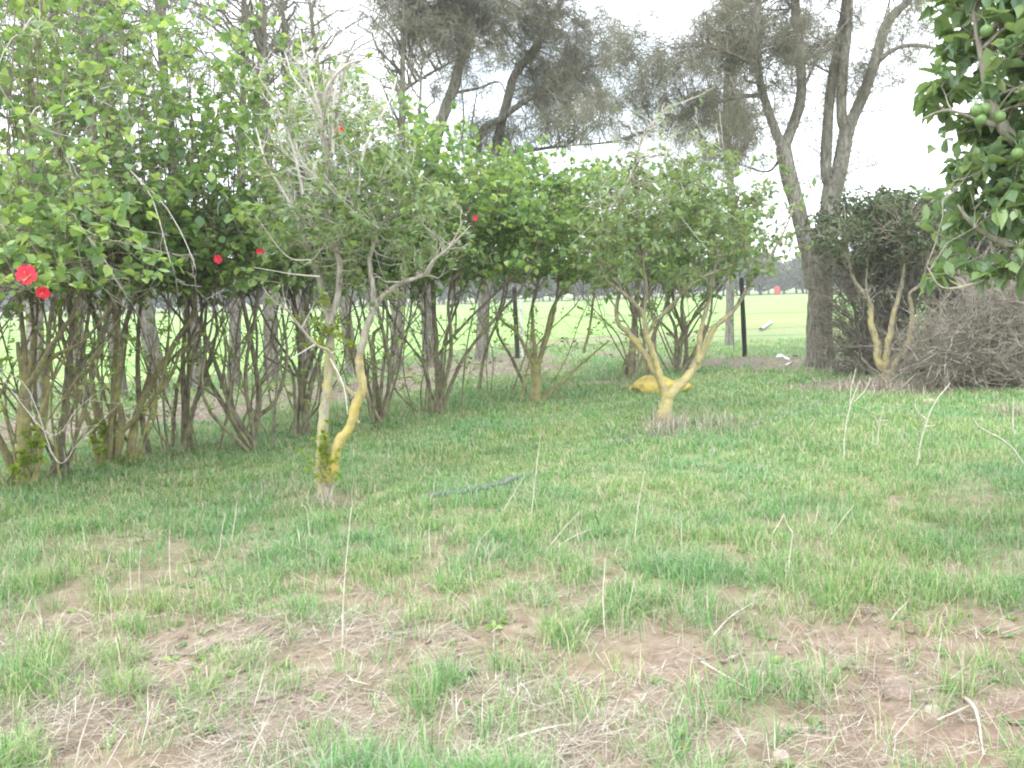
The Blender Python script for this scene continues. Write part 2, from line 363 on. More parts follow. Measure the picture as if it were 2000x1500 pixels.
def ground_mat():
    m, n, o, b = new_mat('soil_and_turf')
    def at_(nm):
        a = n.nodes.new('ShaderNodeAttribute'); a.attribute_name = nm; return a.outputs['Fac']
    s1 = noise(n, 6, 8, rough=.65); soil = ramp(n, [(.25, (.15, .105, .075)), (.48, (.29, .21, .155)), (.72, (.45, .35, .28))]); n.links.new(s1.outputs['Fac'], soil.inputs['Fac'])
    s2 = noise(n, 9, 7, rough=.7); turf = ramp(n, [(.3, (.16, .20, .09)), (.55, (.25, .31, .14)), (.75, (.38, .36, .23))]); n.links.new(s2.outputs['Fac'], turf.inputs['Fac'])
    s3 = noise(n, 16, 6, rough=.7); lit = ramp(n, [(.3, (.16, .125, .095)), (.6, (.26, .215, .165)), (.8, (.37, .31, .24))]); n.links.new(s3.outputs['Fac'], lit.inputs['Fac'])
    m1 = n.nodes.new('ShaderNodeMixRGB'); n.links.new(at_('bare'), m1.inputs[0]); n.links.new(turf.outputs[0], m1.inputs[1]); n.links.new(soil.outputs[0], m1.inputs[2])
    m2 = n.nodes.new('ShaderNodeMixRGB'); n.links.new(at_('litter'), m2.inputs[0]); n.links.new(m1.outputs[0], m2.inputs[1]); n.links.new(lit.outputs[0], m2.inputs[2])
    n.links.new(m2.outputs[0], b.inputs['Base Color']); b.inputs['Roughness'].default_value = .95; b.inputs['Specular IOR Level'].default_value = .1
    s4 = noise(n, 45, 8, rough=.7); bp = n.nodes.new('ShaderNodeBump'); bp.inputs['Strength'].default_value = .8; bp.inputs['Distance'].default_value = .02
    n.links.new(s4.outputs['Fac'], bp.inputs['Height']); n.links.new(bp.outputs[0], b.inputs['Normal']); return m

# ------------------------------------------------------------------ ground and field
def graded(a0, a1, step, far, g=1.18):
    v = list(np.arange(a0, a1, step)); s = step; x = v[-1]
    while x < far: s *= g; x += s; v.append(x)
    return v
xp = graded(0, 5.0, .035, 900); xs = np.array([-v for v in xp[:0:-1]] + xp)
ys = np.array([-v for v in graded(0, .1, .1, 250, 1.5)[:0:-1]] + graded(0, 1.6, .1, 1.6) [:-1] + graded(1.6, 8.5, .03, 1500, 1.06))
ys = np.unique(np.round(ys, 4))
X, Y = np.meshgrid(xs, ys); G = np.c_[X.ravel(), Y.ravel()]
nx, ny = len(xs), len(ys); ii = np.arange((ny - 1) * nx).reshape(ny - 1, nx)[:, :-1].ravel()
Q = np.c_[ii, ii + 1, ii + nx + 1, ii + nx]
strip = np.clip(1 - np.abs(G[:, 1] - field_edge(G[:, 0]) + .5) / .9, 0, 1)
ground = mesh('ground', np.c_[G, hz(G)], Q, None, ground_mat(), None, True,
              attr={'bare': np.clip(np.maximum(np.maximum(bare_mask(G), strip * 1.3), .85 * (1 - sstep(4.5, 9, G[:, 1]))), 0, 1), 'litter': litter_mask(G)})
tag(ground, 'sandy brown ground with patchy short grass under the trees', None, None, 'structure')

m, n, o, b = new_mat('young_crop')
cc = n.nodes.new('ShaderNodeTexCoord'); mp = n.nodes.new('ShaderNodeMapping'); mp.inputs['Scale'].default_value = (.05, .35, 1); n.links.new(cc.outputs['Object'], mp.inputs[0])
a1 = noise(n, 1.0, 5, mp.outputs[0]); r1 = ramp(n, [(.30, (.21, .36, .12)), (.55, (.27, .42, .15)), (.75, (.37, .47, .21))]); n.links.new(a1.outputs['Fac'], r1.inputs['Fac'])
a2 = noise(n, 3.0, 8, rough=.8); r2 = ramp(n, [(.35, (.68, .78, .62)), (.65, (1.15, 1.08, 1.0))]); n.links.new(a2.outputs['Fac'], r2.inputs['Fac'])
mu = n.nodes.new('ShaderNodeMixRGB'); mu.blend_type = 'MULTIPLY'; mu.inputs[0].default_value = 1; n.links.new(r1.outputs[0], mu.inputs[1]); n.links.new(r2.outputs[0], mu.inputs[2])
n.links.new(mu.outputs[0], b.inputs['Base Color']); b.inputs['Roughness'].default_value = .9; b.inputs['Specular IOR Level'].default_value = .1
bpn = n.nodes.new('ShaderNodeBump'); bpn.inputs['Strength'].default_value = .6; bpn.inputs['Distance'].default_value = .05; n.links.new(a2.outputs['Fac'], bpn.inputs['Height']); n.links.new(bpn.outputs[0], b.inputs['Normal'])
M['field'] = m
fx = np.linspace(-160, 160, 900); fe = field_edge(fx) + (fbm(np.c_[fx, fx * 0], .7, 3) - .5) * 1.2; FY = 142.0
V = np.concatenate([np.c_[fx, fe, np.full(len(fx), .012)], np.c_[fx, np.full(len(fx), FY), np.full(len(fx), .012)]])
i = np.arange(len(fx) - 1); Q = np.c_[i, i + 1, i + 1 + len(fx), i + len(fx)]
tag(mesh('field', V, Q, None, M['field']), 'bright green field of young crop beyond the trees', None, None, 'structure')

# ------------------------------------------------------------------ grass
def blades(P, h, wd, lean, azim=None, curl=.5, k1=.55):
    """P (N,3) -> blade strips of 5 verts"""
    N = len(P); az = RS.uniform(0, 2 * math.pi, N) if azim is None else azim
    d = np.c_[np.cos(az), np.sin(az), np.zeros(N)]; s = norm(np.c_[-np.sin(az), np.cos(az), np.zeros(N)] + .5 * d * RS.normal(size=(N, 1)))
    ln = lean; m1 = P + h[:, None] * (.5 * np.cos(ln * k1)[:, None] * np.array([0, 0, 1.]) + .5 * np.sin(ln * k1)[:, None] * d)
    tp = m1 + h[:, None] * (.5 * np.cos(ln * (1 + curl))[:, None] * np.array([0, 0, 1.]) + .5 * np.sin(ln * (1 + curl))[:, None] * d)
    W = (wd * .5)[:, None]
    V = np.stack([P - s * W, P + s * W, m1 + s * W * .85, m1 - s * W * .85, tp], 1).reshape(-1, 3)
    b = (np.arange(N) * 5)[:, None]
    return V, b + np.array([0, 1, 2, 3]), b + np.array([3, 2, 4])
def scatter(n, y0, y1, pw=1.0, margin=1.25):
    """points in the viewed wedge, density falling with distance"""
    u = RS.random(n); y = y0 * (y1 / y0) ** (u ** pw)
    x = RS.uniform(-1, 1, n) * (y * .60 * margin + .6); return np.c_[x, y]
g = Geo()
# tufts
Pt = scatter(95000, 2.2, 26, .92)
bm = bare_mask(Pt); lm = litter_mask(Pt); clump = fbm(Pt, 5.5, 2, 61)
fd = sstep(0, .8, field_edge(Pt[:, 0]) - Pt[:, 1])
near = 1 - sstep(4.0, 8, Pt[:, 1])
island = sstep(.60, .68, fbm(Pt, 3.3, 2, 21))
nr2 = 1 - sstep(3.5, 4.7, Pt[:, 1] + .25 * Pt[:, 0])
prob = (1 - nr2 * .72 * sstep(.62, .50, clump)) * (1 - bm * (.985 - .5 * island)) * (1 - lm * .88) * fd * (1 - near * .92 * sstep(.56, .44, clump)) * (1 - .55 * (1 - near) * sstep(.50, .36, clump))
keep = RS.random(len(Pt)) < prob
Pt = Pt[keep]; near = near[keep]; cl = clump[keep]
nb = RS.integers(5, 11, len(Pt)); idx = np.repeat(np.arange(len(Pt)), nb); N = len(idx)
sc_d = np.clip(Pt[idx, 1] / 6, .7, 2.6)
off = RS.normal(size=(N, 2)) * (.010 + .012 * sc_d)[:, None]
P2 = Pt[idx] + off
big = (.55 + .9 * vn(P2, .9, 3)) * (.55 + .9 * cl[idx])
h = RS.uniform(.4, 1.2, N) * .088 * big * (1 + .10 * sc_d) * (1 + .55 * near[idx])
wd = RS.uniform(.7, 1.35, N) * .0042 * np.clip(sc_d, .8, 2.5)
lean = np.abs(RS.normal(.85, .45, N))
az = np.arctan2(off[:, 1], off[:, 0]) + RS.normal(size=N) * .6
V, q, t = blades(np.c_[P2, hz(P2) - .004], h * (1 + .25 * lean), wd, lean, az, .75); g.add(V, q, t)
tag(g.build('grass', M['grass']), 'green grass growing in tufts over the sandy ground', None, None, 'stuff')
print('grass blades', N)
# dry straw lying and standing
g = Geo()
Ps = scatter(200000, 2.2, 15, 1.25); bm = bare_mask(Ps)
sn = fbm(Ps, 1.3, 3, 88); left = sstep(.9, -.3, Ps[:, 0])
prob = (.10 + .9 * sstep(.42, .62, sn)) * (.22 + .78 * left) * (.30 + .7 * bm) * (1 - .75 * sstep(4.5, 9, Ps[:, 1]))
Ps = Ps[RS.random(len(Ps)) < prob]; N = len(Ps)
V, q, t = blades(np.c_[Ps, hz(Ps) + RS.uniform(.002, .022, N)], .035 + .22 * RS.random(N) ** 2.2, RS.uniform(.0013, .0031, N) * np.clip(Ps[:, 1] / 4, .8, 2),
                 RS.normal(1.48, .12, N), None, .02, .97); g.add(V, q, t)
Pn = scatter(85000, 2.3, 5.6); sn = fbm(Pn, 2.4, 3, 188); lf = sstep(.9, -.3, Pn[:, 0])
Pn = Pn[RS.random(len(Pn)) < (.05 + .95 * sstep(.44, .58, sn)) * (.16 + .84 * lf) * (.35 + .65 * bare_mask(Pn)) * (1 - sstep(4.0, 5.6, Pn[:, 1]))]; N = len(Pn)
V, q, t = blades(np.c_[Pn, hz(Pn) + RS.uniform(.004, .03, N)], .05 + .20 * RS.random(N) ** 1.8, RS.uniform(.0012, .0030, N), RS.normal(1.50, .12, N), RS.normal(.4, 1.0, N), .02, .96); g.add(V, q, t)
Pu = scatter(3600, 2.4, 17, .95); Pu = Pu[RS.random(len(Pu)) < .25 + .75 * sstep(.45, .65, fbm(Pu, .9, 2, 77))]; N = len(Pu)
V, q, t = blades(np.c_[Pu, hz(Pu)], RS.uniform(.05, .24, N), RS.uniform(.002, .004, N) * np.clip(Pu[:, 1] / 5, .8, 2), np.abs(RS.normal(.35, .4, N)), None, .04, .92); g.add(V, q, t)
for (qx, qy, rr_, nn_) in ((1300, 835, .42, 500), (1400, 835, .45, 260), (1290, 850, .3, 200), (1740, 760, .7, 520), (1980, 810, .35, 260), (1655, 765, .25, 120), (560, 960, .4, 120), (650, 985, .3, 200), (930, 1100, .25, 90), (880, 1060, .2, 60)):
    c_ = gnd(qx, qy)[:2]; Pd = c_ + RS.normal(size=(nn_, 2)) * rr_ * .45; s_ = np.clip(Pd[:, 1] / 7, .8, 2)
    V, q, t = blades(np.c_[Pd, hz(Pd)], RS.uniform(.05, .26, nn_) * s_ ** .3, RS.uniform(.0025, .0045, nn_) * s_, np.abs(RS.normal(.75, .4, nn_)), None, .3); g.add(V, q, t)
# needle litter under the windbreak
Pl = scatter(60000, 9, 26, .9, 1.3); Pl = Pl[RS.random(len(Pl)) < litter_mask(Pl) * .55]; N = len(Pl)
V, q, t = blades(np.c_[Pl, hz(Pl) + .004], RS.uniform(.08, .3, N), RS.uniform(.004, .009, N), RS.normal(1.45, .12, N), None, .03, .98); g.add(V, q, t)
tag(g.build('dry_straw', M['litter']), 'dry bleached straw and dead grass strewn over the soil', None, None, 'stuff')

# low broadleaf weeds between the tufts
g = Geo(); Pw = scatter(1500, 2.3, 9); Pw = Pw[(RS.random(len(Pw)) < .35 * sstep(.45, .6, fbm(Pw, 1.5, 2, 55)))]
iw = np.repeat(np.arange(len(Pw)), 7); aw = RS.uniform(0, 6.28, len(iw)); dw = np.c_[np.cos(aw), np.sin(aw), RS.uniform(.15, .7, len(iw))]
V, Q = leaves(np.c_[Pw, hz(Pw)][iw] + dw * .004, dw, RS.uniform(.02, .055, len(iw)), .8); g.add(V, Q)
tag(g.build('weeds', M['hib']), 'low broad leaved weeds between the grass tufts', None, None, 'stuff')

# soil clods
def clod_mesh(n_, y0, y1, smin, smax, mask):
    ico = [(0, 0, 1), (.89, 0, .45), (.28, .85, .45), (-.72, .53, .45), (-.72, -.53, .45), (.28, -.85, .45), (.72, .53, -.45), (-.28, .85, -.45), (-.89, 0, -.45), (-.28, -.85, -.45), (.72, -.53, -.45), (0, 0, -1)]
    fc = [(0, 1, 2), (0, 2, 3), (0, 3, 4), (0, 4, 5), (0, 5, 1), (1, 6, 2), (2, 7, 3), (3, 8, 4), (4, 9, 5), (5, 10, 1), (6, 7, 2), (7, 8, 3), (8, 9, 4), (9, 10, 5), (10, 6, 1), (6, 11, 7), (7, 11, 8), (8, 11, 9), (9, 11, 10), (10, 11, 6)]
    P = scatter(n_, y0, y1); P = P[RS.random(len(P)) < mask(P)]; N = len(P)
    s = smin + (smax - smin) * RS.random(N) ** 4; I = np.array(ico)
    V = P[:, None, :] * 0 if False else None
    base = np.c_[P, hz(P)]
    V = base[:, None, :] + s[:, None, None] * I[None] * RS.uniform(.6, 1.25, (N, 12, 1)) * np.array([1, 1, .6])
    T = (np.arange(N) * 12)[:, None, None] + np.array(fc)[None]
    return V.reshape(-1, 3), T.reshape(-1, 3)
V, T = clod_mesh(30000, 2.3, 7, .003, .026, lambda P: bare_mask(P) * sstep(.4, .7, fbm(P, 2, 2, 12)))
M['soil'] = plain('soil_clod', (.15, .11, .085), (.32, .245, .20), 60)
tag(mesh('soil_crumbs', V, None, T, M['soil'], None, True), 'small crumbs and clods of dry brown soil', None, None, 'stuff')

# ------------------------------------------------------------------ lemon trees of the front row
def px_stem(T, Y0, pts, r0, r1, dY=0.0, base=None, **k):
    """photo pixel polyline at forward distance Y0 (+dY toward the tip), radii in metres"""
    n_ = len(pts); P = [at(a, b, Y0 + dY * (i / (n_ - 1)) ** 1.3) for i, (a, b) in enumerate(pts)]
    if base is not None: P[0] = np.array(base)
    return T.stem(P, (r0, r1), **k)
def ell(px, py, Y, rx, rz_, ry=None, wt=1):
    c = at(px, py, Y); s = Y / F_PX; return (c[0], c[1], c[2], rx * s, (ry if ry else rx * s), rz_ * s, wt)

# --- tree 1
b1 = gnd(637, 972); b1[2] = hz1(b1[0], b1[1]) - .03; Y1 = b1[1]
t1 = thing('lemon_tree', b1, 'half bare lemon tree with bright yellow lichen trunk, nearest in the front row', 'tree', 'lemon trees in the front row')
T = Tree(); YL = Geo()
px_stem(T, Y1, [(637, 978), (638, 945), (652, 905), (660, 868), (684, 832), (696, 788), (708, 757), (702, 718), (704, 690), (716, 640), (732, 598)], .050, .024, -.1, sides=12, geo=YL)
px_stem(T, Y1, [(732, 600), (727, 556), (722, 505), (735, 450), (715, 380), (728, 320)], .024, .010, .3)
px_stem(T, Y1, [(732, 600), (748, 578), (786, 552), (826, 538), (846, 510), (880, 480), (905, 430)], .024, .006, -.3)
px_stem(T, Y1, [(634, 978), (628, 915), (630, 848), (634, 800), (640, 752), (642, 712), (645, 640), (637, 600), (624, 540), (608, 508), (592, 464), (583, 410), (592, 340), (600, 270)], .050, .018, .2, sides=12)
px_stem(T, Y1, [(645, 640), (655, 600), (661, 565), (662, 512), (646, 460), (637, 400), (640, 320), (630, 240), (655, 140)], .030, .012, -.2)
px_stem(T, Y1, [(630, 240), (612, 190), (585, 130), (560, 95)], .014, .005, .1)
px_stem(T, Y1, [(637, 300), (662, 200), (682, 110), (740, 70)], .014, .005, -.2)
px_stem(T, Y1, [(583, 410), (560, 330), (545, 260), (530, 215)], .014, .005, .2)
px_stem(T, Y1, [(646, 460), (690, 400), (705, 330), (760, 250)], .012, .003, .4)
px_stem(T, Y1, [(696, 776), (662, 742), (645, 690), (616, 672), (584, 636), (560, 604)], .021, .007, -.35)
px_stem(T, Y1, [(700, 826), (692, 820), (684, 832)], .018, .022, 0, register=False, geo=YL)
D = Geo()
for q_ in ([(640, 330), (628, 230), (600, 130), (585, 60)], [(650, 300), (652, 200), (668, 110), (672, 50)], [(592, 380), (570, 280), (530, 190), (505, 150)], [(632, 240), (640, 170), (690, 120), (760, 125)], [(700, 380), (712, 290), (760, 200), (775, 150)], [(583, 430), (545, 360), (520, 320), (500, 250)], [(640, 270), (610, 200), (572, 150), (560, 110)]):
    px_stem(T, Y1 - .1, q_, .013, .005, RS.uniform(-.4, .1), geo=D)
for pts in ([(584, 636), (560, 618), (534, 604)], [(616, 672), (570, 700), (575, 698)], [(590, 640), (610, 600), (618, 580)], [(645, 700), (668, 745), (676, 780), (679, 810)],
            [(648, 690), (665, 680), (677, 668)], [(624, 540), (570, 535), (495, 522)], [(608, 508), (560, 500), (498, 420)]):
    px_stem(T, Y1 - .2, pts, .006, .002, -.2, register=False, geo=D, sides=5)
E1 = [ell(700, 430, Y1 + .1, 190, 150, .75), ell(830, 440, Y1 + .1, 110, 100, .5), ell(580, 440, Y1 + .1, 110, 130, .5), ell(640, 230, Y1, 150, 120, .45, .2)]
tg = in_ellipsoids(E1, 150, .35); T.attach(tg, .012, 7, .14, register=True)
tw = in_ellipsoids(E1 + [ell(570, 560, Y1, 90, 70, .4, .4)], 860, .48, 3.2); P_, _ = T.attach(tw, .004, 5, .16, maxd=.55)
F = Geo(); leafy(F, P_, 5, .062, .75, .95)
# bare twigs at the top
E1t = [ell(640, 190, Y1, 130, 110, .5), ell(600, 330, Y1 - .1, 90, 130, .5), ell(760, 250, Y1, 60, 70, .4, .3)]
tt = in_ellipsoids(E1t, 420); P_, _ = T.attach(tt, .0075, 7, .06, geo=D, up=-.25, r_tip=.0022)
tt = in_ellipsoids(E1t, 1300); P2, _ = T.attach(tt, .0032, 4, .06, geo=D, up=-.2, r_tip=.0016, maxd=.35)
leafy(F, P2[RS.random(len(P2)) < .10], 3, .045, .9)
T.wood.build('trunk', M['b_lem2'], t1, b1, True); tag(YL.build('limb', M['b_lem'], t1, b1, True), 'crooked limb covered in bright yellow lichen'); D.build('bare_twigs', M['twig'], t1, b1); F.build('crown', M['olive'], t1, b1)
# shoots at the foot
S = Geo(); L = Geo()
for k in range(26):
    a = at(RS.uniform(618, 652), RS.uniform(850, 965), Y1 - RS.uniform(.02, .12)); e = a + np.array([RS.normal() * .06, -abs(RS.normal()) * .04, RS.uniform(.06, .24)])
    P, R = smooth_poly([a, (a + e) / 2 + RS.normal(size=3) * .01, e], (.003, .001)); S.tubes(P[None], R[None], 4)
    leafy(L, P[None][:, ::2], 12, .042, .55, .8, .1)
for (qx, qy) in ((640, 640), (625, 655), (655, 650), (640, 610)):
    for k in range(5):
        a = at(qx, qy, Y1); e = a + RS.normal(size=3) * .09; P, R = smooth_poly([a, (a + e) / 2, e], (.003, .001)); S.tubes(P[None], R[None], 4); leafy(L, P[None][:, ::2], 9, .05, .6, .8, .2)
S.build('shoot_sprays', M['b_lem2'], t1, b1); L.build('shoot_leaves', M['shoot'], t1, b1)

# --- tree 2
b2 = gnd(1295, 830); b2[2] = hz1(b2[0], b2[1]) - .03; Y2 = b2[1]
t2 = thing('lemon_tree', b2, 'wide forked lemon tree with yellow lichen limbs, middle of the front row', 'tree', 'lemon trees in the front row')
T = Tree()
px_stem(T, Y2, [(1294, 838), (1296, 815), (1300, 790), (1306, 768)], .085, .070, 0, sides=12)
px_stem(T, Y2, [(1302, 785), (1297, 760), (1277, 720), (1253, 683), (1228, 650), (1208, 633), (1204, 600), (1210, 560), (1185, 500)], .052, .015, .2)
px_stem(T, Y2, [(1303, 780), (1292, 745), (1283, 715), (1273, 683), (1263, 655), (1257, 617), (1243, 597), (1222, 577), (1198, 558), (1180, 540), (1165, 480)], .045, .012, -.25)
px_stem(T, Y2, [(1263, 655), (1278, 630), (1300, 607), (1330, 577), (1363, 547), (1400, 530), (1432, 517)], .026, .009, -.4)
px_stem(T, Y2, [(1257, 617), (1262, 560), (1250, 500), (1232, 440), (1212, 400), (1234, 345), (1249, 285), (1270, 246), (1300, 213), (1330, 201), (1369, 186), (1392, 172)], .024, .006, .2)
px_stem(T, Y2, [(1306, 775), (1330, 750), (1347, 730), (1367, 703)], .060, .046, .1)
px_stem(T, Y2, [(1365, 708), (1367, 655), (1374, 625), (1384, 587), (1393, 543), (1398, 480), (1380, 400)], .036, .010, .3)
px_stem(T, Y2, [(1367, 703), (1383, 667), (1397, 637), (1427, 613), (1450, 580), (1467, 550), (1493, 517), (1525, 465), (1545, 420)], .040, .009, -.2)
px_stem(T, Y2, [(1467, 550), (1455, 480), (1440, 400), (1432, 380), (1420, 330)], .016, .004, .2)
px_stem(T, Y2, [(1330, 577), (1310, 500), (1330, 420), (1320, 350)], .014, .004, .3)
D = Geo()
E2 = [ell(1230, 480, Y2, 130, 110, .8), ell(1400, 470, Y2, 150, 110, .9), ell(1330, 370, Y2, 190, 90, .9), ell(1520, 440, Y2, 90, 90, .5), ell(1170, 430, Y2, 70, 90, .5, .7)]
T.attach(in_ellipsoids(E2, 190, .35), .013, 7, .14)
P_, _ = T.attach(in_ellipsoids(E2, 1450, .49, 2.6), .004, 5, .16, maxd=.7)
F = Geo(); leafy(F, P_, 5, .072, .85, .95)
E2t = [ell(1280, 300, Y2, 120, 110, .6), ell(1420, 370, Y2, 110, 70, .6), ell(1330, 210, Y2, 70, 35, .3, .7), ell(1230, 400, Y2, 60, 90, .5)]
T.attach(in_ellipsoids(E2t, 330), .009, 6, .07, geo=D, up=-.1, r_tip=.0022)
P2, _ = T.attach(in_ellipsoids(E2t, 500), .0028, 4, .12, geo=D, r_tip=.0012, maxd=.35)
leafy(F, P2[RS.random(len(P2)) < .3], 4, .05, .9)
T.wood.build('trunk', M['b_lem3'], t2, b2, True); D.build('bare_twigs', M['twig'], t2, b2); F.build('crown', M['olive'], t2, b2)

# --- tree 3
b3 = gnd(1737, 747); b3[2] = hz1(b3[0], b3[1]) - .03; Y3 = b3[1]
t3 = thing('lemon_tree', b3, 'slender vase shaped lemon tree in front of the dark brown thicket', 'tree', 'lemon trees in the front row')
T = Tree()
px_stem(T, Y3, [(1737, 752), (1734, 738), (1727, 724)], .10, .085, 0, sides=12)
px_stem(T, Y3, [(1730, 730), (1714, 703), (1713, 670), (1701, 633), (1700, 597), (1687, 573), (1670, 550), (1660, 520), (1650, 460)], .066, .018, .2)
px_stem(T, Y3, [(1729, 725), (1731, 697), (1737, 657), (1747, 610), (1760, 560), (1764, 520), (1760, 440)], .060, .020, -.2)
px_stem(T, Y3, [(1734, 738), (1753, 703), (1770, 680), (1780, 640), (1782, 610), (1777, 573), (1800, 553), (1812, 500)], .060, .016, -.3)
px_stem(T, Y3, [(1780, 680), (1800, 658), (1810, 627), (1833, 597), (1850, 573)], .022, .008, -.6)
px_stem(T, Y3, [(1700, 597), (1692, 560), (1694, 520), (1700, 450)], .022, .008, .3)
D = Geo(); E3 = [ell(1680, 460, Y3, 90, 80, .9), ell(1790, 450, Y3, 100, 85, .9), ell(1735, 425, Y3, 120, 55, .9), ell(1800, 520, Y3, 50, 40, .6, .5), ell(1660, 520, Y3, 35, 40, .4, .4)]
T.attach(in_ellipsoids(E3, 140, .3), .014, 7, .14); P_, _ = T.attach(in_ellipsoids(E3, 1250, .46, 2.6), .005, 5, .16, maxd=.8, r_tip=.002)
F = Geo(); leafy(F, P_, 5, .07, .95, .95)
T.attach(in_ellipsoids([ell(1740, 510, Y3, 110, 80, .8)], 260), .004, 5, .12, geo=D, r_tip=.002)
T.wood.build('trunk', M['b_lem3'], t3, b3, True); D.build('bare_twigs', M['twig'], t3, b3); F.build('crown', M['dullo'], t3, b3)

# ------------------------------------------------------------------ near orange tree at the right edge
YC = 4.1; bc = np.array([3.55, 4.3, hz1(3.55, 4.3) - .03])
t4 = thing('orange_tree', bc, 'leafy orange tree with small green fruit reaching in at the right edge', 'tree')
T = Tree()
T.stem([bc, bc + [0, 0, .5], bc + [-.05, 0, 1.0]], (.10, .075), sides=14)
T.stem([bc + [-.05, 0, .9], bc + [-.4, -.1, 1.5], bc + [-.8, -.1, 2.0], at(1960, 250, YC), at(1920, 120, YC), at(1900, 20, YC)], (.055, .008))
T.stem([bc + [-.05, 0, .9], bc + [.2, .2, 1.7], bc + [.1, .1, 2.6], bc + [.0, .0, 3.3]], (.06, .008))
T.stem([bc + [-.05, 0, .95], bc + [-.5, .0, 1.4], at(1985, 490, YC), at(1905, 440, YC), at(1870, 400, YC)], (.030, .006))
T.stem([bc + [0, 0, .9], bc + [.6, -.2, 1.6], bc + [1.0, .1, 2.3]], (.05, .01))
T.stem([at(1985, 520, YC), at(1930, 545, YC - .1), at(1880, 560, YC - .1), at(1838, 560, YC - .15), at(1810, 520, YC - .15)], (.008, .003))
T.stem([at(1960, 250, YC), at(1900, 230, YC), at(1850, 215, YC), at(1800, 232, YC)], (.012, .003))
EC = [(3.45, 4.3, 2.75, 1.3, 1.1, 1.4, .5), ell(1990, 60, YC, 160, 170, .35, 4), ell(1950, 220, YC, 120, 120, .3, 4), ell(1985, 420, YC, 120, 130, .3, 4), ell(1960, 560, YC, 110, 60, .3, 4), ell(1850, 520, YC, 70, 50, .15, 2),
      ell(1845, 225, YC, 55, 35, .12, 3), ell(1990, 330, YC, 60, 60, .3, 2)]
T.attach(in_ellipsoids(EC, 260, .2), .010, 7, .12); P_, _ = T.attach(in_ellipsoids(EC, 2000, .43, 4.0), .0035, 5, .14, maxd=.5, register=True)
F = Geo(); leafy(F, P_, 7, .074, .85, .95, bias=(0, 0, -.1), droop=.3)
T.wood.build('trunk', M['b_lem2'], t4, bc, True); F.build('crown', M['citrus'], t4, bc)
def ball(c, r, n1=12, n2=18, sq=1.0):
    th = np.linspace(0, math.pi, n1); ph = np.arange(n2) * 2 * math.pi / n2
    V = np.array([[r * math.sin(a) * math.cos(p), r * math.sin(a) * math.sin(p), r * sq * math.cos(a)] for a in th for p in ph]) + c
    Q = [(i * n2 + j, (i + 1) * n2 + j, (i + 1) * n2 + (j + 1) % n2, i * n2 + (j + 1) % n2) for i in range(n1 - 1) for j in range(n2)]
    return V, np.array(Q)
M['fruit'] = plain('green_orange_skin', (.09, .17, .05), (.15, .24, .07), 60, .45, .15, .5)
for (qx, qy) in ((1906, 216), (1923, 213), (1915, 234), (1927, 60), (1952, 228), (1987, 300)):
    c = at(qx, qy, YC - .24); gf = Geo(); gf.add(*ball(c, .026)); P, R = smooth_poly([c + [0, 0, .024], c + [.01, .04, .06], c + [.03, .16, .12]], (.003, .002)); gf.tubes(P[None], R[None], 5)
    gf.build('fruit', M['fruit'], t4, bc, True)

# ------------------------------------------------------------------ hibiscus hedge
def flower(parent, origin, c, size, face):
    """hibiscus bloom: five ruffled petals and a stamen column"""
    f = norm(np.array([face], float))[0]; a = norm(np.array([np.cross(f, [0, 0, 1.0])]))[0]; b_ = np.cross(f, a); g_ = Geo()
    for k in range(5):
        an = k * 2 * math.pi / 5 + .3; dr = math.cos(an) * a + math.sin(an) * b_; sd = -math.sin(an) * a + math.cos(an) * b_
        rows = []
        for t, wd_ in ((0, .06), (.3, .26), (.6, .42), (.85, .45), (1.0, .26)):
            for s_ in (-1, -.5, 0, .5, 1):
                cup = .42 * t ** .7 * (1 - .45 * t) + .05 * math.sin(9 * s_ + k) * t
                rows.append(c + size * (dr * t * .98 + sd * s_ * wd_ + f * (cup + .03 * abs(s_)) - f * .18))
        q_ = [(i * 5 + j, i * 5 + j + 1, i * 5 + j + 6, i * 5 + j + 5) for i in range(4) for j in range(4)]
        g_.add(np.array(rows), np.array(q_))
    fl = g_.build('flower', M['petal'], parent, origin, True)
    s_ = Geo(); P, R = smooth_poly([c - f * size * .15, c + f * size * .4, c + f * size * .85 + np.array([0, 0, .1 * size])], (size * .05, size * .035)); s_.tubes(P[None], R[None], 6)
    s_.add(*ball(c + f * size * .85 + np.array([0, 0, .1 * size]), size * .09, 6, 8)); s_.build('stamen', M['stamen'], fl, None, True).data.transform(Matrix.Translation(tuple(-np.array(origin))))
    return fl
M['petal'] = plain('red_petal', (.42, .012, .03), (.66, .04, .07), 40, .5, .1)
M['stamen'] = plain('flower_stamen', (.45, .03, .05), (.75, .30, .12), 60)

